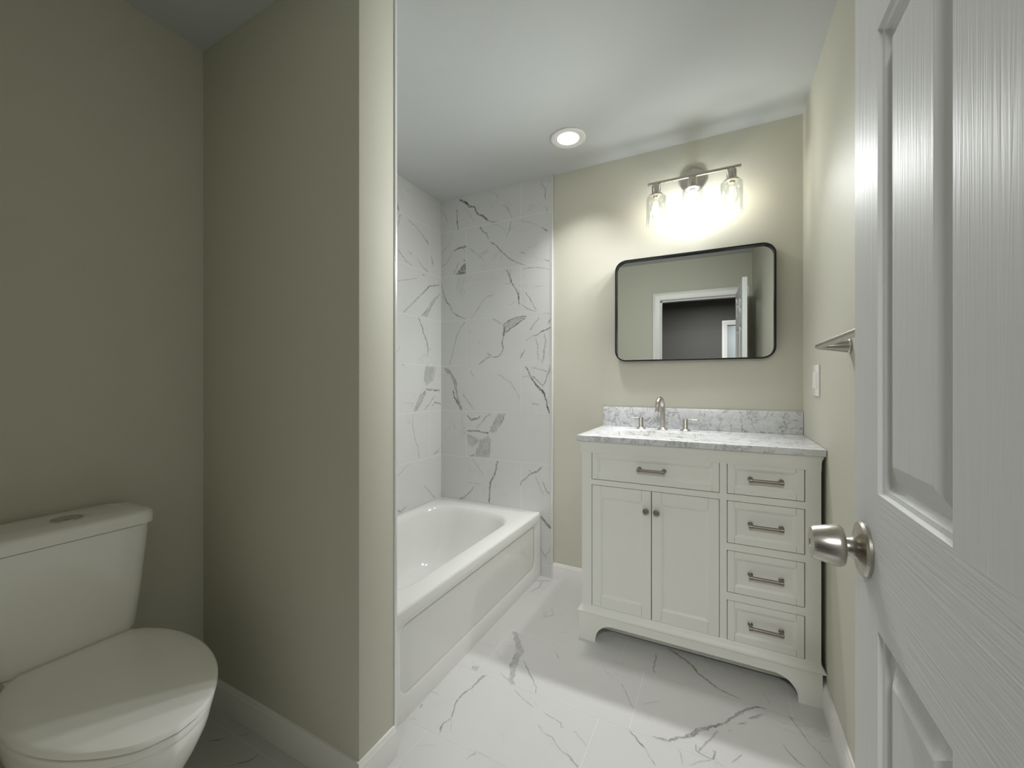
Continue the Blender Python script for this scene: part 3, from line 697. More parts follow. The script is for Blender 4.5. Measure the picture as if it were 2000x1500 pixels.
bm = bmesh.new(); box(bm, (XL-0.1, YB, -0.1), (XR+0.1, YB+0.1, HC+0.1)); struct('wall_back', bm, M['wall'])
bm = bmesh.new(); box(bm, (XR, -0.05, -0.1), (XR+0.1, YB, HC+0.1)); struct('wall_right', bm, M['wall'])
bm = bmesh.new(); box(bm, (XL-0.1, -0.05, -0.1), (XL, YB, HC+0.1)); struct('wall_left', bm, M['wall'])
bm = bmesh.new(); box(bm, (XL, YP, 0), (XP, YP2, HC), 0.002, 2); struct('wall_partition', bm, M['wall'], smooth=40)
bm = bmesh.new(); box(bm, (XL, -0.05, HC), (XR, YB, HC+0.1)); struct('ceiling', bm, M['ceiling'])
DX0, DX1, DH = -0.50, 0.242, 2.05       # door opening
bm = bmesh.new()
box(bm, (XL, -0.05, 0), (DX0-0.02, YR, HC)); box(bm, (DX1+0.02, -0.05, 0), (XR, YR, HC)); box(bm, (DX0-0.02, -0.05, DH+0.02), (DX1+0.02, YR, HC))
struct('wall_rear', bm, M['wall'])

# tile edge trims
bm = bmesh.new(); box(bm, (XTE, YB-0.0125, 0.0), (XTE+0.009, YB, HC), 0.002); struct('trim_1', bm, M['edge_trim'], smooth=40, label='white vertical edge trim of the tiled back wall')
bm = bmesh.new(); box(bm, (XP-0.004, YP2, 0.0), (XP+0.003, YP2+0.0125, HC), 0.0025, 3); struct('trim_2', bm, M['edge_trim'], smooth=40, label='white vertical edge trim on the end of the partition')

# baseboards
BB = [(0, 0), (0.013, 0), (0.013, 0.068), (0.0115, 0.071), (0.0115, 0.078), (0.008, 0.084), (0.0055, 0.092), (0, 0.094)]
bm = bmesh.new(); sweep(bm, [(XTE+0.0095, YB, 0), (XR-0.013, YB, 0)], BB); struct('baseboard_back', bm, M['trim'], smooth=30)
bm = bmesh.new(); sweep(bm, [(XR, YB-0.0135, 0), (XR, YR+0.02, 0)], BB); struct('baseboard_right', bm, M['trim'], smooth=30)
bm = bmesh.new(); sweep(bm, [(XL+0.0135, YP, 0), (XP, YP, 0), (XP, YP2-0.0005, 0)], BB); struct('baseboard_partition', bm, M['trim'], smooth=30)
bm = bmesh.new(); sweep(bm, [(XL, YR+0.0135, 0), (XL, YP-0.0005, 0)], BB); struct('baseboard_left', bm, M['trim'], smooth=30)
bm = bmesh.new(); sweep(bm, [(DX0-0.085, YR, 0), (XL+0.0005, YR, 0)], BB); struct('baseboard_rear', bm, M['trim'], smooth=30)

# door casing and jamb
CP = [(0, 0), (0, 0.008), (0.012, 0.011), (0.03, 0.0125), (0.048, 0.017), (0.066, 0.0165), (0.070, 0.012), (0.070, 0)]
def casing(y, sgn, x0, x1, h):
    bm = bmesh.new()
    path = [(x0, 0), (x0, h), (x1, h), (x1, 0)]
    rings = []
    for i, (x, z) in enumerate(path):
        sx = -1 if i < 2 else 1; up = 1 if i in (1, 2) else 0
        rings.append([Vector((x + sx*a, y + sgn*b, z + up*a)) for a, b in CP])
    loft(bm, rings, True, True, True)
    return bm
struct('trim_3', casing(YR, 1, DX0-0.005, DX1+0.005, DH+0.005), M['trim'], smooth=30, label='white door casing around the bathroom doorway')
bm = bmesh.new()
box(bm, (DX0-0.0195, -0.05, 0), (DX0, YR, DH)); box(bm, (DX1, -0.05, 0), (DX1+0.0195, YR, DH)); box(bm, (DX0-0.0195, -0.05, DH), (DX1+0.0195, YR, DH+0.0195))
box(bm, (DX0, -0.02, 0), (DX0+0.012, 0.015, DH)); box(bm, (DX0, -0.02, DH-0.012), (DX1, 0.015, DH))
struct('trim_4', bm, M['trim'], label='white jamb lining the bathroom doorway')

# the hall seen in the mirror
HX0, HX1, HY = -1.6, 1.5, -2.3
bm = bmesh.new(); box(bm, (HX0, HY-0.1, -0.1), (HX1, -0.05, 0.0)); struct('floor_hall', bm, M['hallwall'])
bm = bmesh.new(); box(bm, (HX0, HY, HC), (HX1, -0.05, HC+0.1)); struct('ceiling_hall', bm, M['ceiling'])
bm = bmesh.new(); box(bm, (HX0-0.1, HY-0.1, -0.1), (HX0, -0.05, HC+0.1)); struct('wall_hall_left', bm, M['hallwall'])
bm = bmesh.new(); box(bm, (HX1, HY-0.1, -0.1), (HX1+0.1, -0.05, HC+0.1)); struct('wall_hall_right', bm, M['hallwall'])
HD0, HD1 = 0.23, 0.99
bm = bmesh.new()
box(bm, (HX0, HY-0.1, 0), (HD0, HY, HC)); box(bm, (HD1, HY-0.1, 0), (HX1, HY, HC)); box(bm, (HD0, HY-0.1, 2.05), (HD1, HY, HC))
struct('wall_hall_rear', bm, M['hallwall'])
struct('trim_5', casing(HY, 1, HD0, HD1, 2.05), M['trim'], smooth=30, label='white door casing across the hall, seen in the mirror')
bm = bmesh.new(); box(bm, (-0.3, HY-1.3, -0.1), (1.8, HY-1.2, HC)); box(bm, (-0.3, HY-1.2, -0.1), (1.8, HY-0.1, -0.005))
struct('wall_far_room', bm, M['trim'])
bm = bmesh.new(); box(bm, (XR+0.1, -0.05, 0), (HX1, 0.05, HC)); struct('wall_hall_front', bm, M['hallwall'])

# ---------------------------------------------------------------- the open door
def panel_door():
    bm = bmesh.new()
    F, T = 0.195, 0.035                     # room face and thickness
    y0, y1, z0, z1 = 0.096, 0.858, 0.012, 2.035
    cols = [(0.206, 0.417), (0.537, 0.748)]
    rowz = [(0.235, 0.835), (1.028, 1.682), (1.795, 1.925)]
    holes = [(a, b, c, d) for a, b in cols for c, d in rowz]
    ys = sorted({y0, y1, *[v for c in cols for v in c]}); zs = sorted({z0, z1, *[v for c in rowz for v in c]})
    for x, s in ((F, 1), (F+T, -1)):
        for ya, yb in zip(ys[:-1], ys[1:]):
            for za, zb in zip(zs[:-1], zs[1:]):
                if any(abs(ya-h[0]) < 1e-6 and abs(za-h[2]) < 1e-6 for h in holes):
                    continue
                f = bm.faces.new([bm.verts.new((x, a, b)) for a, b in ((ya, za), (yb, za), (yb, zb), (ya, zb))])
                rail = not (any(abs(za-r[0]) < 1e-6 for r in rowz)) and ya > y0+1e-6 and yb < y1-1e-6
                f.material_index = 1 if rail else 0
        for ya, yb, za, zb in holes:
            rings = []
            for ins, d in ((0, 0), (0.003, 0.0045), (0.009, 0.006), (0.0115, 0.012), (0.016, 0.0145), (0.022, 0.0145), (0.046, 0.003), (0.048, 0.0025)):
                rings.append([Vector((x + s*d, a, b)) for a, b in ((ya+ins, za+ins), (yb-ins, za+ins), (yb-ins, zb-ins), (ya+ins, zb-ins))])
            loft(bm, rings, True, False, True)
    for a, b in (((y0, z0), (y1, z0)), ((y1, z0), (y1, z1)), ((y1, z1), (y0, z1)), ((y0, z1), (y0, z0))):
        bm.faces.new([bm.verts.new(p) for p in ((F, *a), (F, *b), (F+T, *b), (F+T, *a))])
    bmesh.ops.remove_doubles(bm, verts=bm.verts, dist=1e-5)
    o = struct('door_1', bm, [M['door_v'], M['door_h']], label='white six-panel door standing open against the right wall')
    for name, x, s in (('door_knob', F, -1), ('door_knob', F+T, 1)):
        L = 1.0 if s < 0 else 0.9
        b = bmesh.new(); lathe(b, (x, 0.804, 0.93), (s, 0, 0), [(0.0135, 0.009), (0.0135, 0.026), (0.0285, 0.0275), (0.0312, 0.031), (0.0318, 0.036), (0.0255, 0.064), (0.0238, 0.0675), (0.021, 0.069), (0.008, 0.0695), (0.007, 0.068)], 40)
        k = obj(name, b, M['nickel'], o, 35)
        b = bmesh.new(); lathe(b, (x, 0.804, 0.93), (s, 0, 0), [(0.0415, 0.0002), (0.0415, 0.004), (0.039, 0.0075), (0.026, 0.0095), (0.018, 0.013), (0.0145, 0.018), (0.0135, 0.0235)], 48)
        obj('knob_rose', b, M['nickel'], k, 35)
    for z in (0.25, 1.02, 1.80):
        b = bmesh.new(); lathe(b, (F+T+0.004, 0.0925, z-0.045), (0, 0, 1), [(0.0055, 0), (0.0055, 0.09)], 12)
        obj('hinge', b, M['nickel'], o, 35)
    return o
panel_door()

# ================================================================ THINGS
# ---------------------------------------------------------------- bathtub
def bathtub():
    root = tag(empty('bathtub', (-1.37, 1.65, 0)), 'white alcove bathtub with a plain front apron between marble-look tiled walls', 'bathtub')
    bm = bmesh.new()
    ox0, ox1, oy0, oy1, zt = XL+0.0105, XTUB, YP2+0.0105, YB-0.0105, 0.393
    N = 10
    hx0, hx1, hy0, hy1 = -1.685, -1.088, 1.09, 2.185
    xo = ox1 + 0.0068; ox1 = ox1
    rings = [rrect(ox0, oy0, ox1, oy1, 0.012, 0.0, N), rrect(ox0, oy0, ox1, oy1, 0.012, 0.340, N), rrect(ox0, oy0, xo, oy1, 0.012, 0.346, N), rrect(ox0, oy0, xo, oy1, 0.012, zt-0.012, N),
             rrect(ox0+0.002, oy0+0.002, xo-0.003, oy1-0.002, 0.012, zt-0.004, N), rrect(ox0+0.008, oy0+0.008, xo-0.010, oy1-0.008, 0.012, zt, N)]
    def hole(d, z, r, end=0.0): return rrect(hx0+d, hy0+d+end*0.3, hx1-d, hy1-d-end, r, z, N)
    rings += [hole(-0.012, zt, 0.20), hole(-0.004, zt-0.002, 0.205), hole(0.004, zt-0.010, 0.205), hole(0.012, zt-0.03, 0.20, 0.005), hole(0.025, 0.28, 0.19, 0.02), hole(0.04, 0.16, 0.17, 0.06),
              hole(0.055, 0.10, 0.15, 0.09), hole(0.075, 0.07, 0.13, 0.11), hole(0.11, 0.055, 0.10, 0.13), hole(0.2, 0.05, 0.05, 0.2)]
    loft(bm, rings, True, False, True)
    obj('tub_body', bm, M['tub'], root, 40)
    # raised skirt border round a shallow front panel
    bm = bmesh.new()
    # skirt border: outer edge square, inner edge a rounded recess (open panel between)
    def ring(ya, yb, za, zb, d, r): return [Vector((XTUB + d, p.x, p.y)) for p in rrect(ya, za, yb, zb, r, 0, 8)]
    ya, yb = oy0+0.004, oy1-0.004
    rings = [ring(ya, yb, 0.0, 0.345, 0.0002, 0.003), ring(ya, yb, 0.0, 0.3455, 0.0068, 0.003), ring(ya+0.07, yb-0.07, 0.070, 0.338, 0.0066, 0.05), ring(ya+0.085, yb-0.085, 0.085, 0.336, 0.0012, 0.045)]
    loft(bm, rings, True, False, False)
    obj('apron', bm, M['tub'], root, 50)
    bm = bmesh.new(); lathe(bm, (-1.39, 1.30, 0.0505), (0, 0, 1), [(0.033, 0), (0.033, 0.003), (0.028, 0.004), (0.015, 0.001)], 24)
    obj('drain', bm, M['chrome'], root, 35)
bathtub()

# ---------------------------------------------------------------- toilet
def toilet():
    Yc, Xb = 0.46, -1.60
    root = tag(empty('toilet', (-1.45, Yc, 0)), 'white two-piece toilet with lid closed in the nook beside the partition', 'toilet')
    half = [(0.0, 0.112), (0.03, 0.140), (0.10, 0.170), (0.19, 0.184), (0.29, 0.180), (0.39, 0.154), (0.47, 0.112), (0.525, 0.062), (0.545, 0.0)]
    pts = catmull(half, 6)
    egg = [(x, w) for x, w in pts] + [(x, -w) for x, w in reversed(pts[:-1])]
    n = len(egg)
    def ring(sx, sy, z, dx=0.0, cx=0.26):
        return [Vector((Xb + dx + cx + (x-cx)*sx, Yc + w*sy, z)) for x, w in egg]
    # bowl
    bm = bmesh.new()
    spec = [(0.60, 0.62, 0.0, -0.045), (0.60, 0.62, 0.02, -0.045), (0.56, 0.56, 0.08, -0.055), (0.60, 0.58, 0.14, -0.05), (0.74, 0.72, 0.22, -0.032), (0.88, 0.87, 0.30, -0.016), (0.955, 0.945, 0.355, -0.006), (0.975, 0.965, 0.385, -0.002), (0.97, 0.96, 0.3955, -0.002), (0.9, 0.88, 0.397, -0.002)]
    loft(bm, [ring(a, b, z, d) for a, b, z, d in spec], True, True, True)
    obj('bowl', bm, M['porcelain'], root, 50)
    bm = bmesh.new()     # pedestal under the tank
    loft(bm, [rrect(-1.72, Yc-0.10, -1.50, Yc+0.10, 0.05, 0.0), rrect(-1.72, Yc-0.10, -1.50, Yc+0.10, 0.05, 0.3), rrect(-1.735, Yc-0.125, -1.50, Yc+0.125, 0.05, 0.385), rrect(-1.735, Yc-0.13, -1.56, Yc+0.13, 0.04, 0.426)], True, True, True)
    obj('trapway', bm, M['porcelain'], root, 50)
    bm = bmesh.new()
    loft(bm, [ring(0.86, 0.84, 0.3965), ring(0.93, 0.92, 0.3975), ring(0.985, 0.985, 0.4005), ring(0.994, 0.994, 0.410), ring(0.990, 0.990, 0.4175), ring(0.975, 0.973, 0.4185), ring(0.962, 0.958, 0.413), ring(0.86, 0.84, 0.411)], True, True, True)
    obj('seat', bm, M['plastic'], root, 40)
    bm = bmesh.new()
    loft(bm, [ring(0.4, 0.35, 0.4208, 0.006), ring(0.86, 0.84, 0.4215, 0.006), ring(0.95, 0.945, 0.4235, 0.006), ring(0.985, 0.98, 0.4245, 0.006), ring(0.998, 0.998, 0.4265, 0.006), ring(1.0, 1.0, 0.4345, 0.006), ring(0.99, 0.985, 0.4395, 0.006), ring(0.96, 0.945, 0.4425, 0.006), ring(0.8, 0.75, 0.4445, 0.006), ring(0.4, 0.35, 0.4455, 0.006)], True, True, True)
    obj('seat_lid', bm, M['plastic'], root, 40)
    for s in (-1, 1):
        bm = bmesh.new(); box(bm, (-1.605, Yc+s*0.075-0.018, 0.398), (-1.575, Yc+s*0.075+0.018, 0.428), 0.006); obj('seat_hinge', bm, M['plastic'], root, 40)
    yc = 0.452
    bm = bmesh.new()
    def tk(xf, hw, z, r=0.035): return rrect(-1.742, yc-hw, xf, yc+hw, r, z)
    loft(bm, [tk(-1.625, 0.120, 0.427), tk(-1.607, 0.140, 0.431), tk(-1.600, 0.147, 0.445), tk(-1.585, 0.155, 0.56), tk(-1.568, 0.164, 0.72), tk(-1.565, 0.165, 0.7545)], True, True, True)
    obj('tank', bm, M['porcelain'], root, 45)
    bm = bmesh.new()
    loft(bm, [tk(-1.560, 0.166, 0.7575), tk(-1.553, 0.172, 0.760), tk(-1.552, 0.173, 0.785), tk(-1.556, 0.170, 0.794), tk(-1.565, 0.163, 0.7985), tk(-1.62, 0.12, 0.801)], True, True, True)
    obj('tank_lid', bm, M['porcelain'], root, 45)
    bm = bmesh.new(); lathe(bm, (-1.643, 0.452, 0.8005), (0, 0, 1), [(0.032, 0), (0.032, 0.0035), (0.029, 0.0045), (0.026, 0.003), (0.024, 0.0048), (0.01, 0.0055)], 32)
    obj('flush_button', bm, M['chrome'], root, 30)
toilet()

# ---------------------------------------------------------------- vanity
VX0, VX1, VF = -0.580, 0.322, 1.842
def shaker(bm, x0, x1, z0, z1, sw, rw, y):
    """framed front: two stiles, two rails with hairline joints, soft bevel to a recessed field"""
    g = 0.0006; d = 0.017
    bv = 0.0008
    box(bm, (x0, y, z0), (x0+sw, y+d, z1), bv, 1); box(bm, (x1-sw, y, z0), (x1, y+d, z1), bv, 1)
    box(bm, (x0+sw+g, y, z0), (x1-sw-g, y+d, z0+rw), bv, 1); box(bm, (x0+sw+g, y, z1-rw), (x1-sw-g, y+d, z1), bv, 1)
    a0, a1, c0, c1 = x0+sw, x1-sw, z0+rw, z1-rw
    def rg(i, dd): return [Vector(p) for p in ((a0+i, y+dd, c0+i), (a1-i, y+dd, c0+i), (a1-i, y+dd, c1-i), (a0+i, y+dd, c1-i))]
    loft(bm, [rg(-0.001, 0.0004), rg(0.002, 0.001), rg(0.010, 0.0055), rg(0.012, 0.006)], True, False, True)
    box(bm, (x0+0.002, y+d-0.006, z0+0.002), (x1-0.002, y+d, z1-0.002))

def pull(xc, z, parent):
    bm = bmesh.new()
    y = VF + 0.0062
    L = 0.057; bz = z; by = VF - 0.026
    for s in (-1, 1):
        xx = xc + s*(L-0.006)
        lathe(bm, (xx, y, z), (0, -1, 0), [(0.0092, 0), (0.0092, 0.003), (0.006, 0.005), (0.0055, 0.034)], 16)
    lathe(bm, (xc-L, by, bz), (1, 0, 0), [(0.0068, 0), (0.0076, 0.0008), (0.0076, 0.013), (0.0062, 0.0138), (0.0062, 2*L-0.0138), (0.0076, 2*L-0.013), (0.0076, 2*L-0.0008), (0.0068, 2*L)], 16)
    return obj('pull', bm, M['pull'], parent, 35)

def vanity():
    root = tag(empty('vanity_cabinet', (-0.13, 2.08, 0)), 'off-white bathroom vanity cabinet with two doors and five drawers under a marble top', 'cabinet')
    Y1 = YB - 0.014; zt = 0.917
    bm = bmesh.new()
    z0 = 0.145
    # corner posts, rails and mullions of the face frame
    def post(x0, x1, outer):
        b = bmesh.new(); box(bm, (x0, VF, z0), (x1, VF+0.02, zt))
    post(VX0, -0.534, -1); post(0.274, VX1, 1)
    box(bm, (-0.0085, VF, z0), (0.017, VF+0.02, 0.8735))
    for za, zb in ((0.8735, zt), (0.1, 0.159)):
        box(bm, (-0.534, VF, za), (0.274, VF+0.02, zb))
    box(bm, (-0.534, VF, 0.718), (-0.0085, VF+0.02, 0.742))
    for za, zb in ((0.717, 0.743), (0.519, 0.547), (0.321, 0.351)):
        box(bm, (0.017, VF, za), (0.274, VF+0.02, zb))
    # sides (set back behind the posts), back, floor
    for xs, s in ((VX0, 1), (VX1, -1)):
        xa, xb = (xs, xs+0.03) if s > 0 else (xs-0.03, xs)
        box(bm, (xa, VF+0.02, 0.1), (xb, VF+0.06, zt))
        box(bm, (xa, Y1-0.05, 0.1), (xb, Y1, zt))
        xi = (xs+0.008, xs+0.022) if s > 0 else (xs-0.022, xs-0.008)
        box(bm, (xi[0], VF+0.06, 0.14), (xi[1], Y1-0.05, zt))
    box(bm, (VX0+0.02, Y1-0.01, 0.1), (VX1-0.02, Y1, zt)); box(bm, (VX0+0.02, VF+0.03, 0.105), (VX1-0.02, Y1-0.01, 0.12))
    box(bm, (VX0+0.022, VF+0.040, 0.12), (VX1-0.022, VF+0.045, zt))     # backing behind the fronts
    obj('carcass', bm, M['vanity'], root)
    # cove under the top
    cove = [(0, 0.862), (0.003, 0.864), (0.0035, 0.890), (0.006, 0.899), (0.012, 0.9065), (0.016, 0.909), (0.016, 0.917), (0, 0.917)]
    bm = bmesh.new()
    cv = [(a*0.35, b) for a, b in cove]
    for xs, s in ((VX0, -1), (VX1-0.001, 1)):
        rings = [[Vector((xs + s*a*(1.0 if s < 0 else 0.6), y, b)) for a, b in cove] for y in (VF-0.001, Y1)]
        loft(bm, rings, True, True, True)
    rings = [[Vector((x, VF - a*0.35, b)) for a, b in cove if True] for x in (VX0, VX1)]
    loft(bm, rings, True, True, True)
    obj('top_moulding', bm, M['vanity'], root, 40)
    # base moulding and arched plinth
    bmold = [(0, 0.162), (0, 0.128), (0.015, 0.128), (0.0165, 0.1295), (0.0165, 0.135), (0.012, 0.140), (0.006, 0.150), (0.003, 0.158)]
    bm = bmesh.new()
    sweep(bm, [(VX0, Y1, 0), (VX0, VF, 0), (VX1-0.003, VF, 0), (VX1-0.003, Y1, 0)], [(a*0.98, b) for a, b in bmold], side=1)
    obj('base_moulding', bm, M['vanity'], root, 30)
    bm = bmesh.new()
    px0, px1, pf, ph = VX0-0.011, VX1+0.003, VF-0.008, 0.130
    cols = [(px0, 0.0), (-0.5151, 0.0), (-0.515, 0.012)]
    for k in range(1, 15):
        a = pi/2 * k/14
        cols.append((-0.515 + 0.08*(1-cos(a)), 0.012 + 0.076*sin(a)))
    for k in range(0, 14):
        a = pi/2 * (1 - k/14)
        cols.append((0.252 - 0.08*(1-cos(a)), 0.012 + 0.076*sin(a)))
    cols += [(0.252, 0.012), (0.2521, 0.0), (px1, 0.0)]
    loft(bm, [[Vector((x, pf, z)), Vector((x, pf, ph)), Vector((x, pf+0.018, ph)), Vector((x, pf+0.018, z))] for x, z in cols], True, True, True)
    for xs in (px0, px1-0.018):
        box(bm, (xs, pf+0.018, 0), (xs+0.018, pf+0.09, ph)); box(bm, (xs, Y1-0.09, 0), (xs+0.018, Y1, ph)); box(bm, (xs, pf+0.09, 0.07), (xs+0.018, Y1-0.09, ph))
    obj('plinth', bm, M['vanity'], root)
    bm = bmesh.new(); box(bm, (VX0+0.03, 1.925, 0.020), (VX1-0.03, 1.941, 0.105)); obj('bottom_rail', bm, M['vanity'], root)
    # fronts
    def front(name, x0, x1, z0_, z1_, sw, rw):
        b = bmesh.new(); shaker(b, x0, x1, z0_, z1_, sw, rw, VF+0.0006)
        return obj(name, b, M['vanity'], root)
    d = front('drawer', -0.5315, -0.0105, 0.7445, 0.871, 0.026, 0.026); d['label'] = 'wide top drawer under the sink'; pull(-0.271, 0.808, d)
    for i, (za, zb) in enumerate(((0.7455, 0.871), (0.5495, 0.7145), (0.3535, 0.5165), (0.1615, 0.3185))):
        d = front('drawer', 0.0195, 0.2715, za, zb, 0.024, 0.024); pull(0.149, (za+zb)/2 + 0.001, d)
    for x0, x1, kx in ((-0.5315, -0.2725, -0.292), (-0.2690, -0.0108, -0.2485)):
        d = front('cabinet_door', x0, x1, 0.1615, 0.7155, 0.039, 0.050)
        b = bmesh.new(); lathe(b, (kx, VF+0.0006, 0.632), (0, -1, 0), [(0.0075, 0), (0.006, 0.004), (0.006, 0.012), (0.0125, 0.016), (0.0135, 0.020), (0.0125, 0.0235), (0.009, 0.0245), (0.008, 0.0235)], 24)
        obj('cabinet_knob', b, M['pull'], d, 35)
vanity()

# ---------------------------------------------------------------- countertop, backsplash, sink, faucet
CX0, CX1, CF, CZ0, CZ1 = -0.603, XR-0.0015, 1.824, 0.9175, 0.943
SX0, SX1, SY0, SY1, SR = -0.472, -0.072, 1.905, 2.135, 0.045
bm = bmesh.new()
N = 8
def outr(ins, z): return rrect(CX0+ins, CF+ins, CX1-ins*0.3, YB-0.0012-ins*0.2, 0.004, z, N)
def holer(ins, z): return rrect(SX0-ins, SY0-ins, SX1+ins, SY1+ins, SR+ins, z, N)
vs = loft(bm, [holer(0, CZ0), outr(0.002, CZ0), outr(0, CZ0+0.002), outr(0, CZ1-0.003), outr(0.0009, CZ1-0.0009), outr(0.003, CZ1), holer(0.003, CZ1), holer(0.0009, CZ1-0.0009), holer(0, CZ1-0.003), holer(0, CZ0+0.0001)], True)
tag(obj('countertop', bm, M['carrara'], smooth=40), 'grey-veined white marble slab on top of the vanity with a sink cutout', 'countertop')
bm = bmesh.new(); box(bm, (CX0+0.004, YB-0.0205, CZ1+0.0006), (CX1, YB-0.0008, 1.050), 0.0015)
tag(obj('backsplash', bm, M['carrara'], smooth=40), 'upright grey-veined marble strip against the wall behind the faucet', 'backsplash')

bm = bmesh.new()
zs = CZ0 - 0.0004
def bs(ins, z, r=SR): return rrect(SX0+ins, SY0+ins, SX1-ins, SY1-ins, r, z, N)
loft(bm, [bs(-0.012, zs-0.010), bs(-0.012, zs), bs(0.0, zs, SR), bs(0.003, zs-0.004), bs(0.008, zs-0.05), bs(0.016, zs-0.09), bs(0.032, zs-0.105, 0.04), bs(0.07, zs-0.110, 0.03)], True, False, True)
bs_root = tag(obj('sink_basin', bm, M['porcelain'], smooth=50), 'white undermount sink set into the marble countertop', 'sink')
bm = bmesh.new(); lathe(bm, (-0.272, 2.02, zs-0.1095), (0, 0, 1), [(0.022, 0), (0.022, 0.002), (0.018, 0.003), (0.008, 0.001)], 24)
obj('drain', bm, M['chrome'], bs_root, 35)

def faucet():
    root = tag(empty('faucet', (-0.273, 2.235, CZ1)), 'brushed nickel widespread faucet with gooseneck spout and two lever handles', 'faucet')
    x, y, z = -0.273, 2.235, CZ1 + 0.0002
    bm = bmesh.new()
    lathe(bm, (x, y, z), (0, 0, 1), [(0.0265, 0), (0.0265, 0.002), (0.022, 0.006), (0.0145, 0.0095), (0.0125, 0.012)], 32)
    obj('spout_base', bm, M['nickel'], root, 35)
    bm = bmesh.new()
    dx, dy = -0.16, -0.987
    pts = [(x, y, z+0.008), (x, y, z+0.05), (x, y, z+0.105)]
    r = 0.044
    for k in range(0, 17):
        a = pi * 1.02 * k/16
        s = r*(1-cos(a)); pts.append((x+dx*s, y+dy*s, z+0.115 + r*1.05*sin(a)))
    e = pts[-1]; pts.append((e[0], e[1]-0.002, e[2]-0.014)); 
    tube(bm, pts, [0.0122]*3 + [0.0122 - 0.0014*k/17 for k in range(18)], 20)
    obj('spout', bm, M['nickel'], root, 40)
    for s in (-1, 1):
        hx = x + s*0.1085
        bm = bmesh.new()
        lathe(bm, (hx, y, z), (0, 0, 1), [(0.0255, 0), (0.0255, 0.002), (0.021, 0.006), (0.0135, 0.010), (0.0125, 0.012), (0.0125, 0.058), (0.0118, 0.0595)], 32)
        h = obj('handle', bm, M['nickel'], root, 35)
        bm = bmesh.new(); xa, xb = sorted((hx + s*0.0105, hx + s*0.062))
        box(bm, (xa, y-0.0065, z+0.0515), (xb, y+0.0065, z+0.0585), 0.0025, 3)
        obj('lever', bm, M['nickel'], h, 40)
faucet()

# ---------------------------------------------------------------- mirror
def mirror():
    xc, zc, w, h, r = -0.150, 1.580, 0.758, 0.556, 0.058
    root = tag(empty('wall_mirror', (xc, YB-0.018, zc)), 'wide wall mirror with rounded corners and a thin black metal frame', 'mirror')
    yf = YB - 0.038
    def ring(ins, y, rr): return [Vector((xc+p.x, y, zc+p.y)) for p in rrect(-w/2+ins, -h/2+ins, w/2-ins, h/2-ins, rr, 0, 10)]
    bm = bmesh.new()
    rings = [ring(0, yf+0.027, r), ring(0, yf+0.0008, r), ring(0.0008, yf, r), ring(0.0068, yf, r-0.0068), ring(0.0076, yf+0.0008, r-0.0076), ring(0.0076, yf+0.027, r-0.0076)]
    loft(bm, rings + [rings[0]], True)
    bmesh.ops.remove_doubles(bm, verts=bm.verts, dist=1e-6)
    obj('frame', bm, M['black'], root, 40)
    bm = bmesh.new()
    loft(bm, [ring(0.0079, yf+0.026, r-0.0079), ring(0.0079, yf+0.020, r-0.0079)], True, True, True)
    obj('mirror_glass', bm, M['mirror'], root)
    root.rotation_euler = (0, 0, R(MIRROR_TURN))
MIRROR_TURN = 1.0
mirror()

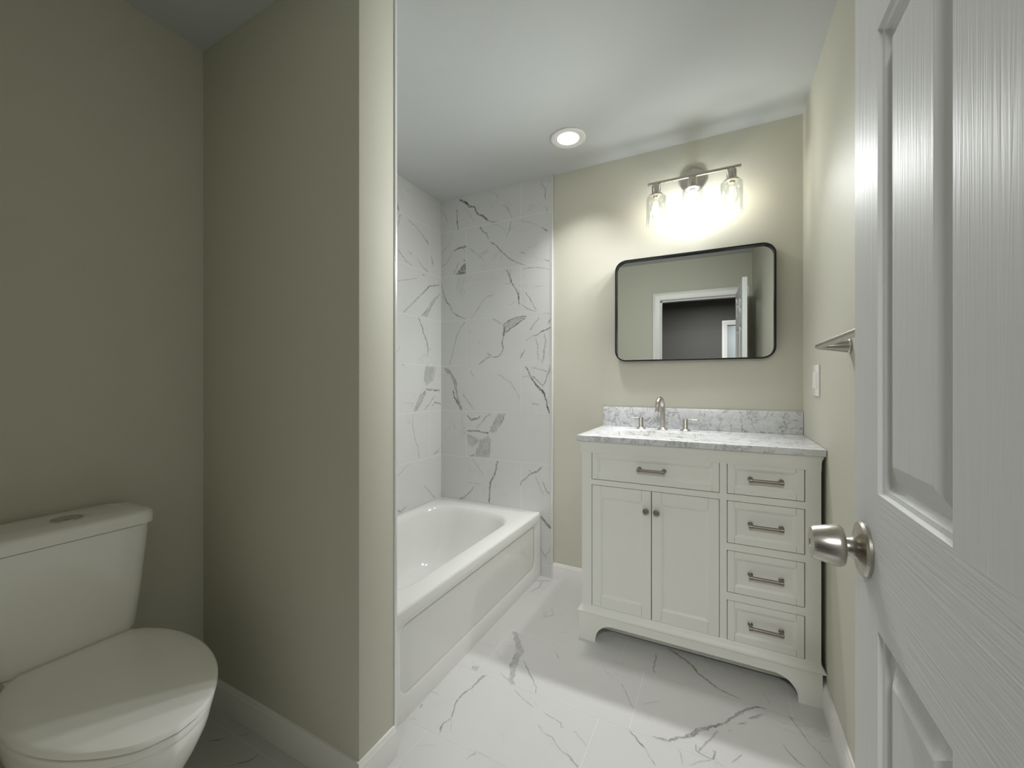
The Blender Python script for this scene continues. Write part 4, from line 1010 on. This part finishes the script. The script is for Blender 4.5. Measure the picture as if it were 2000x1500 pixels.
# ---------------------------------------------------------------- vanity light
def vanity_light():
    bx, by, bz = -0.130, 2.200, 2.206
    root = tag(empty('vanity_light', (bx, YB, bz)), 'brushed nickel three-bulb vanity light with clear glass cylinder shades', 'wall light')
    bm = bmesh.new(); lathe(bm, (-0.133, YB-0.0005, 2.232), (0, -1, 0), [(0.063, 0), (0.063, 0.014), (0.060, 0.018), (0.02, 0.020)], 48); obj('backplate', bm, M['nickel'], root, 35)
    bm = bmesh.new(); tube(bm, [(-0.133, YB-0.018, 2.225), (-0.133, by+0.03, 2.220), (-0.133, by+0.004, bz)], 0.008, 14); obj('arm', bm, M['nickel'], root, 40)
    bm = bmesh.new(); box(bm, (-0.341, by-0.007, bz-0.006), (0.081, by+0.007, bz+0.006), 0.001); obj('bar', bm, M['nickel'], root, 30)
    for i, x in enumerate((-0.300, -0.130, 0.040)):
        bm = bmesh.new(); lathe(bm, (x, by, bz-0.006), (0, 0, -1), [(0.010, -0.001), (0.010, 0.006), (0.0205, 0.007), (0.0215, 0.009), (0.0215, 0.050), (0.031, 0.0515), (0.0325, 0.053), (0.0325, 0.061), (0.016, 0.0615), (0.014, 0.070), (0.001, 0.071)], 32)
        sk = obj('socket', bm, M['nickel'], root, 35)
        bm = bmesh.new()
        zt = bz - 0.0685
        prof = [(0.030, 0.0), (0.044, 0.001), (0.0475, 0.004), (0.0485, 0.009), (0.0485, 0.145), (0.0478, 0.1462), (0.0465, 0.145), (0.0465, 0.010), (0.0455, 0.006), (0.043, 0.0035), (0.030, 0.0025)]
        lathe(bm, (x, by, zt), (0, 0, -1), prof, 48, cap=False); obj('glass_shade', bm, M['shade_glass'], sk, 30)
        bm = bmesh.new()
        z0 = bz - 0.072
        if i == 1:
            lathe(bm, (x, by, z0), (0, 0, -1), [(0.013, -0.004), (0.014, 0.006), (0.019, 0.022), (0.0275, 0.042), (0.0315, 0.060), (0.0305, 0.076), (0.023, 0.092), (0.010, 0.101), (0.001, 0.103)], 32)
            b = obj('bulb', bm, M['frost'], sk, 60)
            point('vanity_bulb_light', (x, by, z0-0.060), BULB_MID_W, (0.95, 0.98, 1.0), 0.03, root)
        else:
            lathe(bm, (x, by, z0), (0, 0, -1), [(0.013, -0.004), (0.014, 0.004), (0.017, 0.016), (0.025, 0.036), (0.0295, 0.054), (0.030, 0.066), (0.026, 0.084), (0.016, 0.099), (0.006, 0.105), (0.001, 0.106)], 28)
            b = obj('bulb', bm, M['bulb_glass'], sk, 60)
            bm = bmesh.new()
            for q in range(4):
                a = q*pi/2 + 0.4
                tube(bm, [(x+0.005*cos(a), by+0.005*sin(a), z0-0.022), (x+0.012*cos(a), by+0.012*sin(a), z0-0.078)], 0.0022, 8)
            obj('filament', bm, M['filament'], sk, 60)
            point('vanity_bulb_light', (x, by, z0-0.05), BULB_SIDE_W, (1.0, 0.93, 0.80), 0.012, root)
        # added fill: an extra spot at each bulb, aimed into the room
        d = bpy.data.lights.new('vanity_fill_spot', 'SPOT'); d.energy = FRONT_FILL_W; d.color = (0.98, 0.985, 0.99); d.shadow_soft_size = 0.03
        d.spot_size = R(150); d.spot_blend = 1.0
        o = bpy.data.objects.new('vanity_fill_spot', d); link(o); o.parent = root; o.location = Vector((x, by, z0-0.055)) - world_loc(root)
        o.rotation_euler = Vector((-0.75, -1.0, -0.85)).to_track_quat('-Z', 'Y').to_euler()
vanity_light()

# ---------------------------------------------------------------- recessed ceiling light
def downlight():
    x, y = -0.704, 2.004
    root = tag(empty('recessed_downlight', (x, y, HC)), 'round white recessed ceiling light, lit, above the end of the tub', 'ceiling light')
    bm = bmesh.new(); lathe(bm, (x, y, HC-0.0003), (0, 0, -1), [(0.089, 0), (0.089, 0.003), (0.086, 0.0055), (0.075, 0.007), (0.070, 0.0065), (0.0555, 0.0035), (0.055, 0.001)], 48); obj('trim_ring', bm, M['trim'], root, 30)
    bm = bmesh.new(); lathe(bm, (x, y, HC-0.0015), (0, 0, -1), [(0.0545, 0), (0.0545, 0.002), (0.05, 0.0035), (0.001, 0.004)], 40); obj('lens', bm, M['lens'], root, 60)
    d = bpy.data.lights.new('downlight_lamp', 'AREA'); d.shape = 'DISK'; d.size = 0.11; d.energy = DOWNLIGHT_W; d.color = (1.0, 0.99, 0.97); d.spread = R(98)
    o = bpy.data.objects.new('downlight_lamp', d); link(o); o.parent = root; o.location = (0, 0, -0.012)
downlight()

# ---------------------------------------------------------------- towel bar and wall plate on the right wall
def towel_bar():
    z, xa, ya, yb = 1.296, 0.262, 1.53, 0.93
    root = tag(empty('towel_bar', (XR, 1.23, z)), 'brushed nickel towel bar with cone posts on the right wall, partly behind the door', 'towel bar')
    bm = bmesh.new(); lathe(bm, (xa, ya+0.012, z), (0, -1, 0), [(0.007, 0), (0.0088, 0.001), (0.0088, ya-yb+0.023), (0.007, ya-yb+0.024)], 20); obj('bar', bm, M['nickel'], root, 40)
    for y in (ya, yb):
        bm = bmesh.new(); lathe(bm, (XR-0.0004, y, z-0.002), (-1, 0, 0), [(0.0225, 0), (0.0225, 0.004), (0.020, 0.006), (0.0085, 0.072), (0.0075, 0.077)], 28); obj('post', bm, M['nickel'], root, 35)
towel_bar()

def wall_plate():
    y0, y1, z0, z1 = 1.946, 2.062, 1.133, 1.256
    root = tag(empty('wall_plate', (XR, 2.0, 1.195)), 'white double switch plate on the right wall above the countertop', 'wall switch')
    bm = bmesh.new(); box(bm, (XR-0.0065, y0, z0), (XR-0.0003, y1, z1), 0.002, 2); obj('cover_plate', bm, M['plastic'], root, 40)
    for y in (1.981, 2.027):
        bm = bmesh.new(); box(bm, (XR-0.0095, y-0.0165, 1.162), (XR-0.0067, y+0.0165, 1.228), 0.001, 1); obj('rocker', bm, M['plastic'], root, 40)
wall_plate()

# ---------------------------------------------------------------- added out-of-view hall fill light and the lit room across the hall (seen in the mirror)
def hall_fill():
    x, y = 0.0, -1.22
    root = tag(empty('hall_fill_light', (x, y, HC)), 'added fill light on the hall ceiling, out of view, shaped as a flush round fixture', 'ceiling light')
    bm = bmesh.new(); lathe(bm, (x, y, HC-0.0003), (0, 0, -1), [(0.21, 0), (0.21, 0.02), (0.20, 0.024)], 40); obj('light_base', bm, M['trim'], root, 30)
    bm = bmesh.new(); lathe(bm, (x, y, HC-0.024), (0, 0, -1), [(0.195, 0), (0.19, 0.02), (0.15, 0.04), (0.07, 0.05), (0.001, 0.052)], 40); obj('diffuser', bm, M['lens'], root, 60)
    d = bpy.data.lights.new('hall_fill_lamp', 'AREA'); d.shape = 'DISK'; d.size = 0.38; d.energy = HALL_FILL_W; d.color = (0.98, 0.985, 0.98)
    o = bpy.data.objects.new('hall_fill_lamp', d); link(o); o.parent = root; o.location = (0, 0, -0.08)
hall_fill()
d = bpy.data.lights.new('far_room_lamp', 'AREA'); d.energy = FAR_W; d.size = 0.4; d.color = (0.85, 0.95, 1.0)
o = bpy.data.objects.new('far_room_lamp', d); link(o); o.location = (0.75, HY-0.6, HC-0.1)
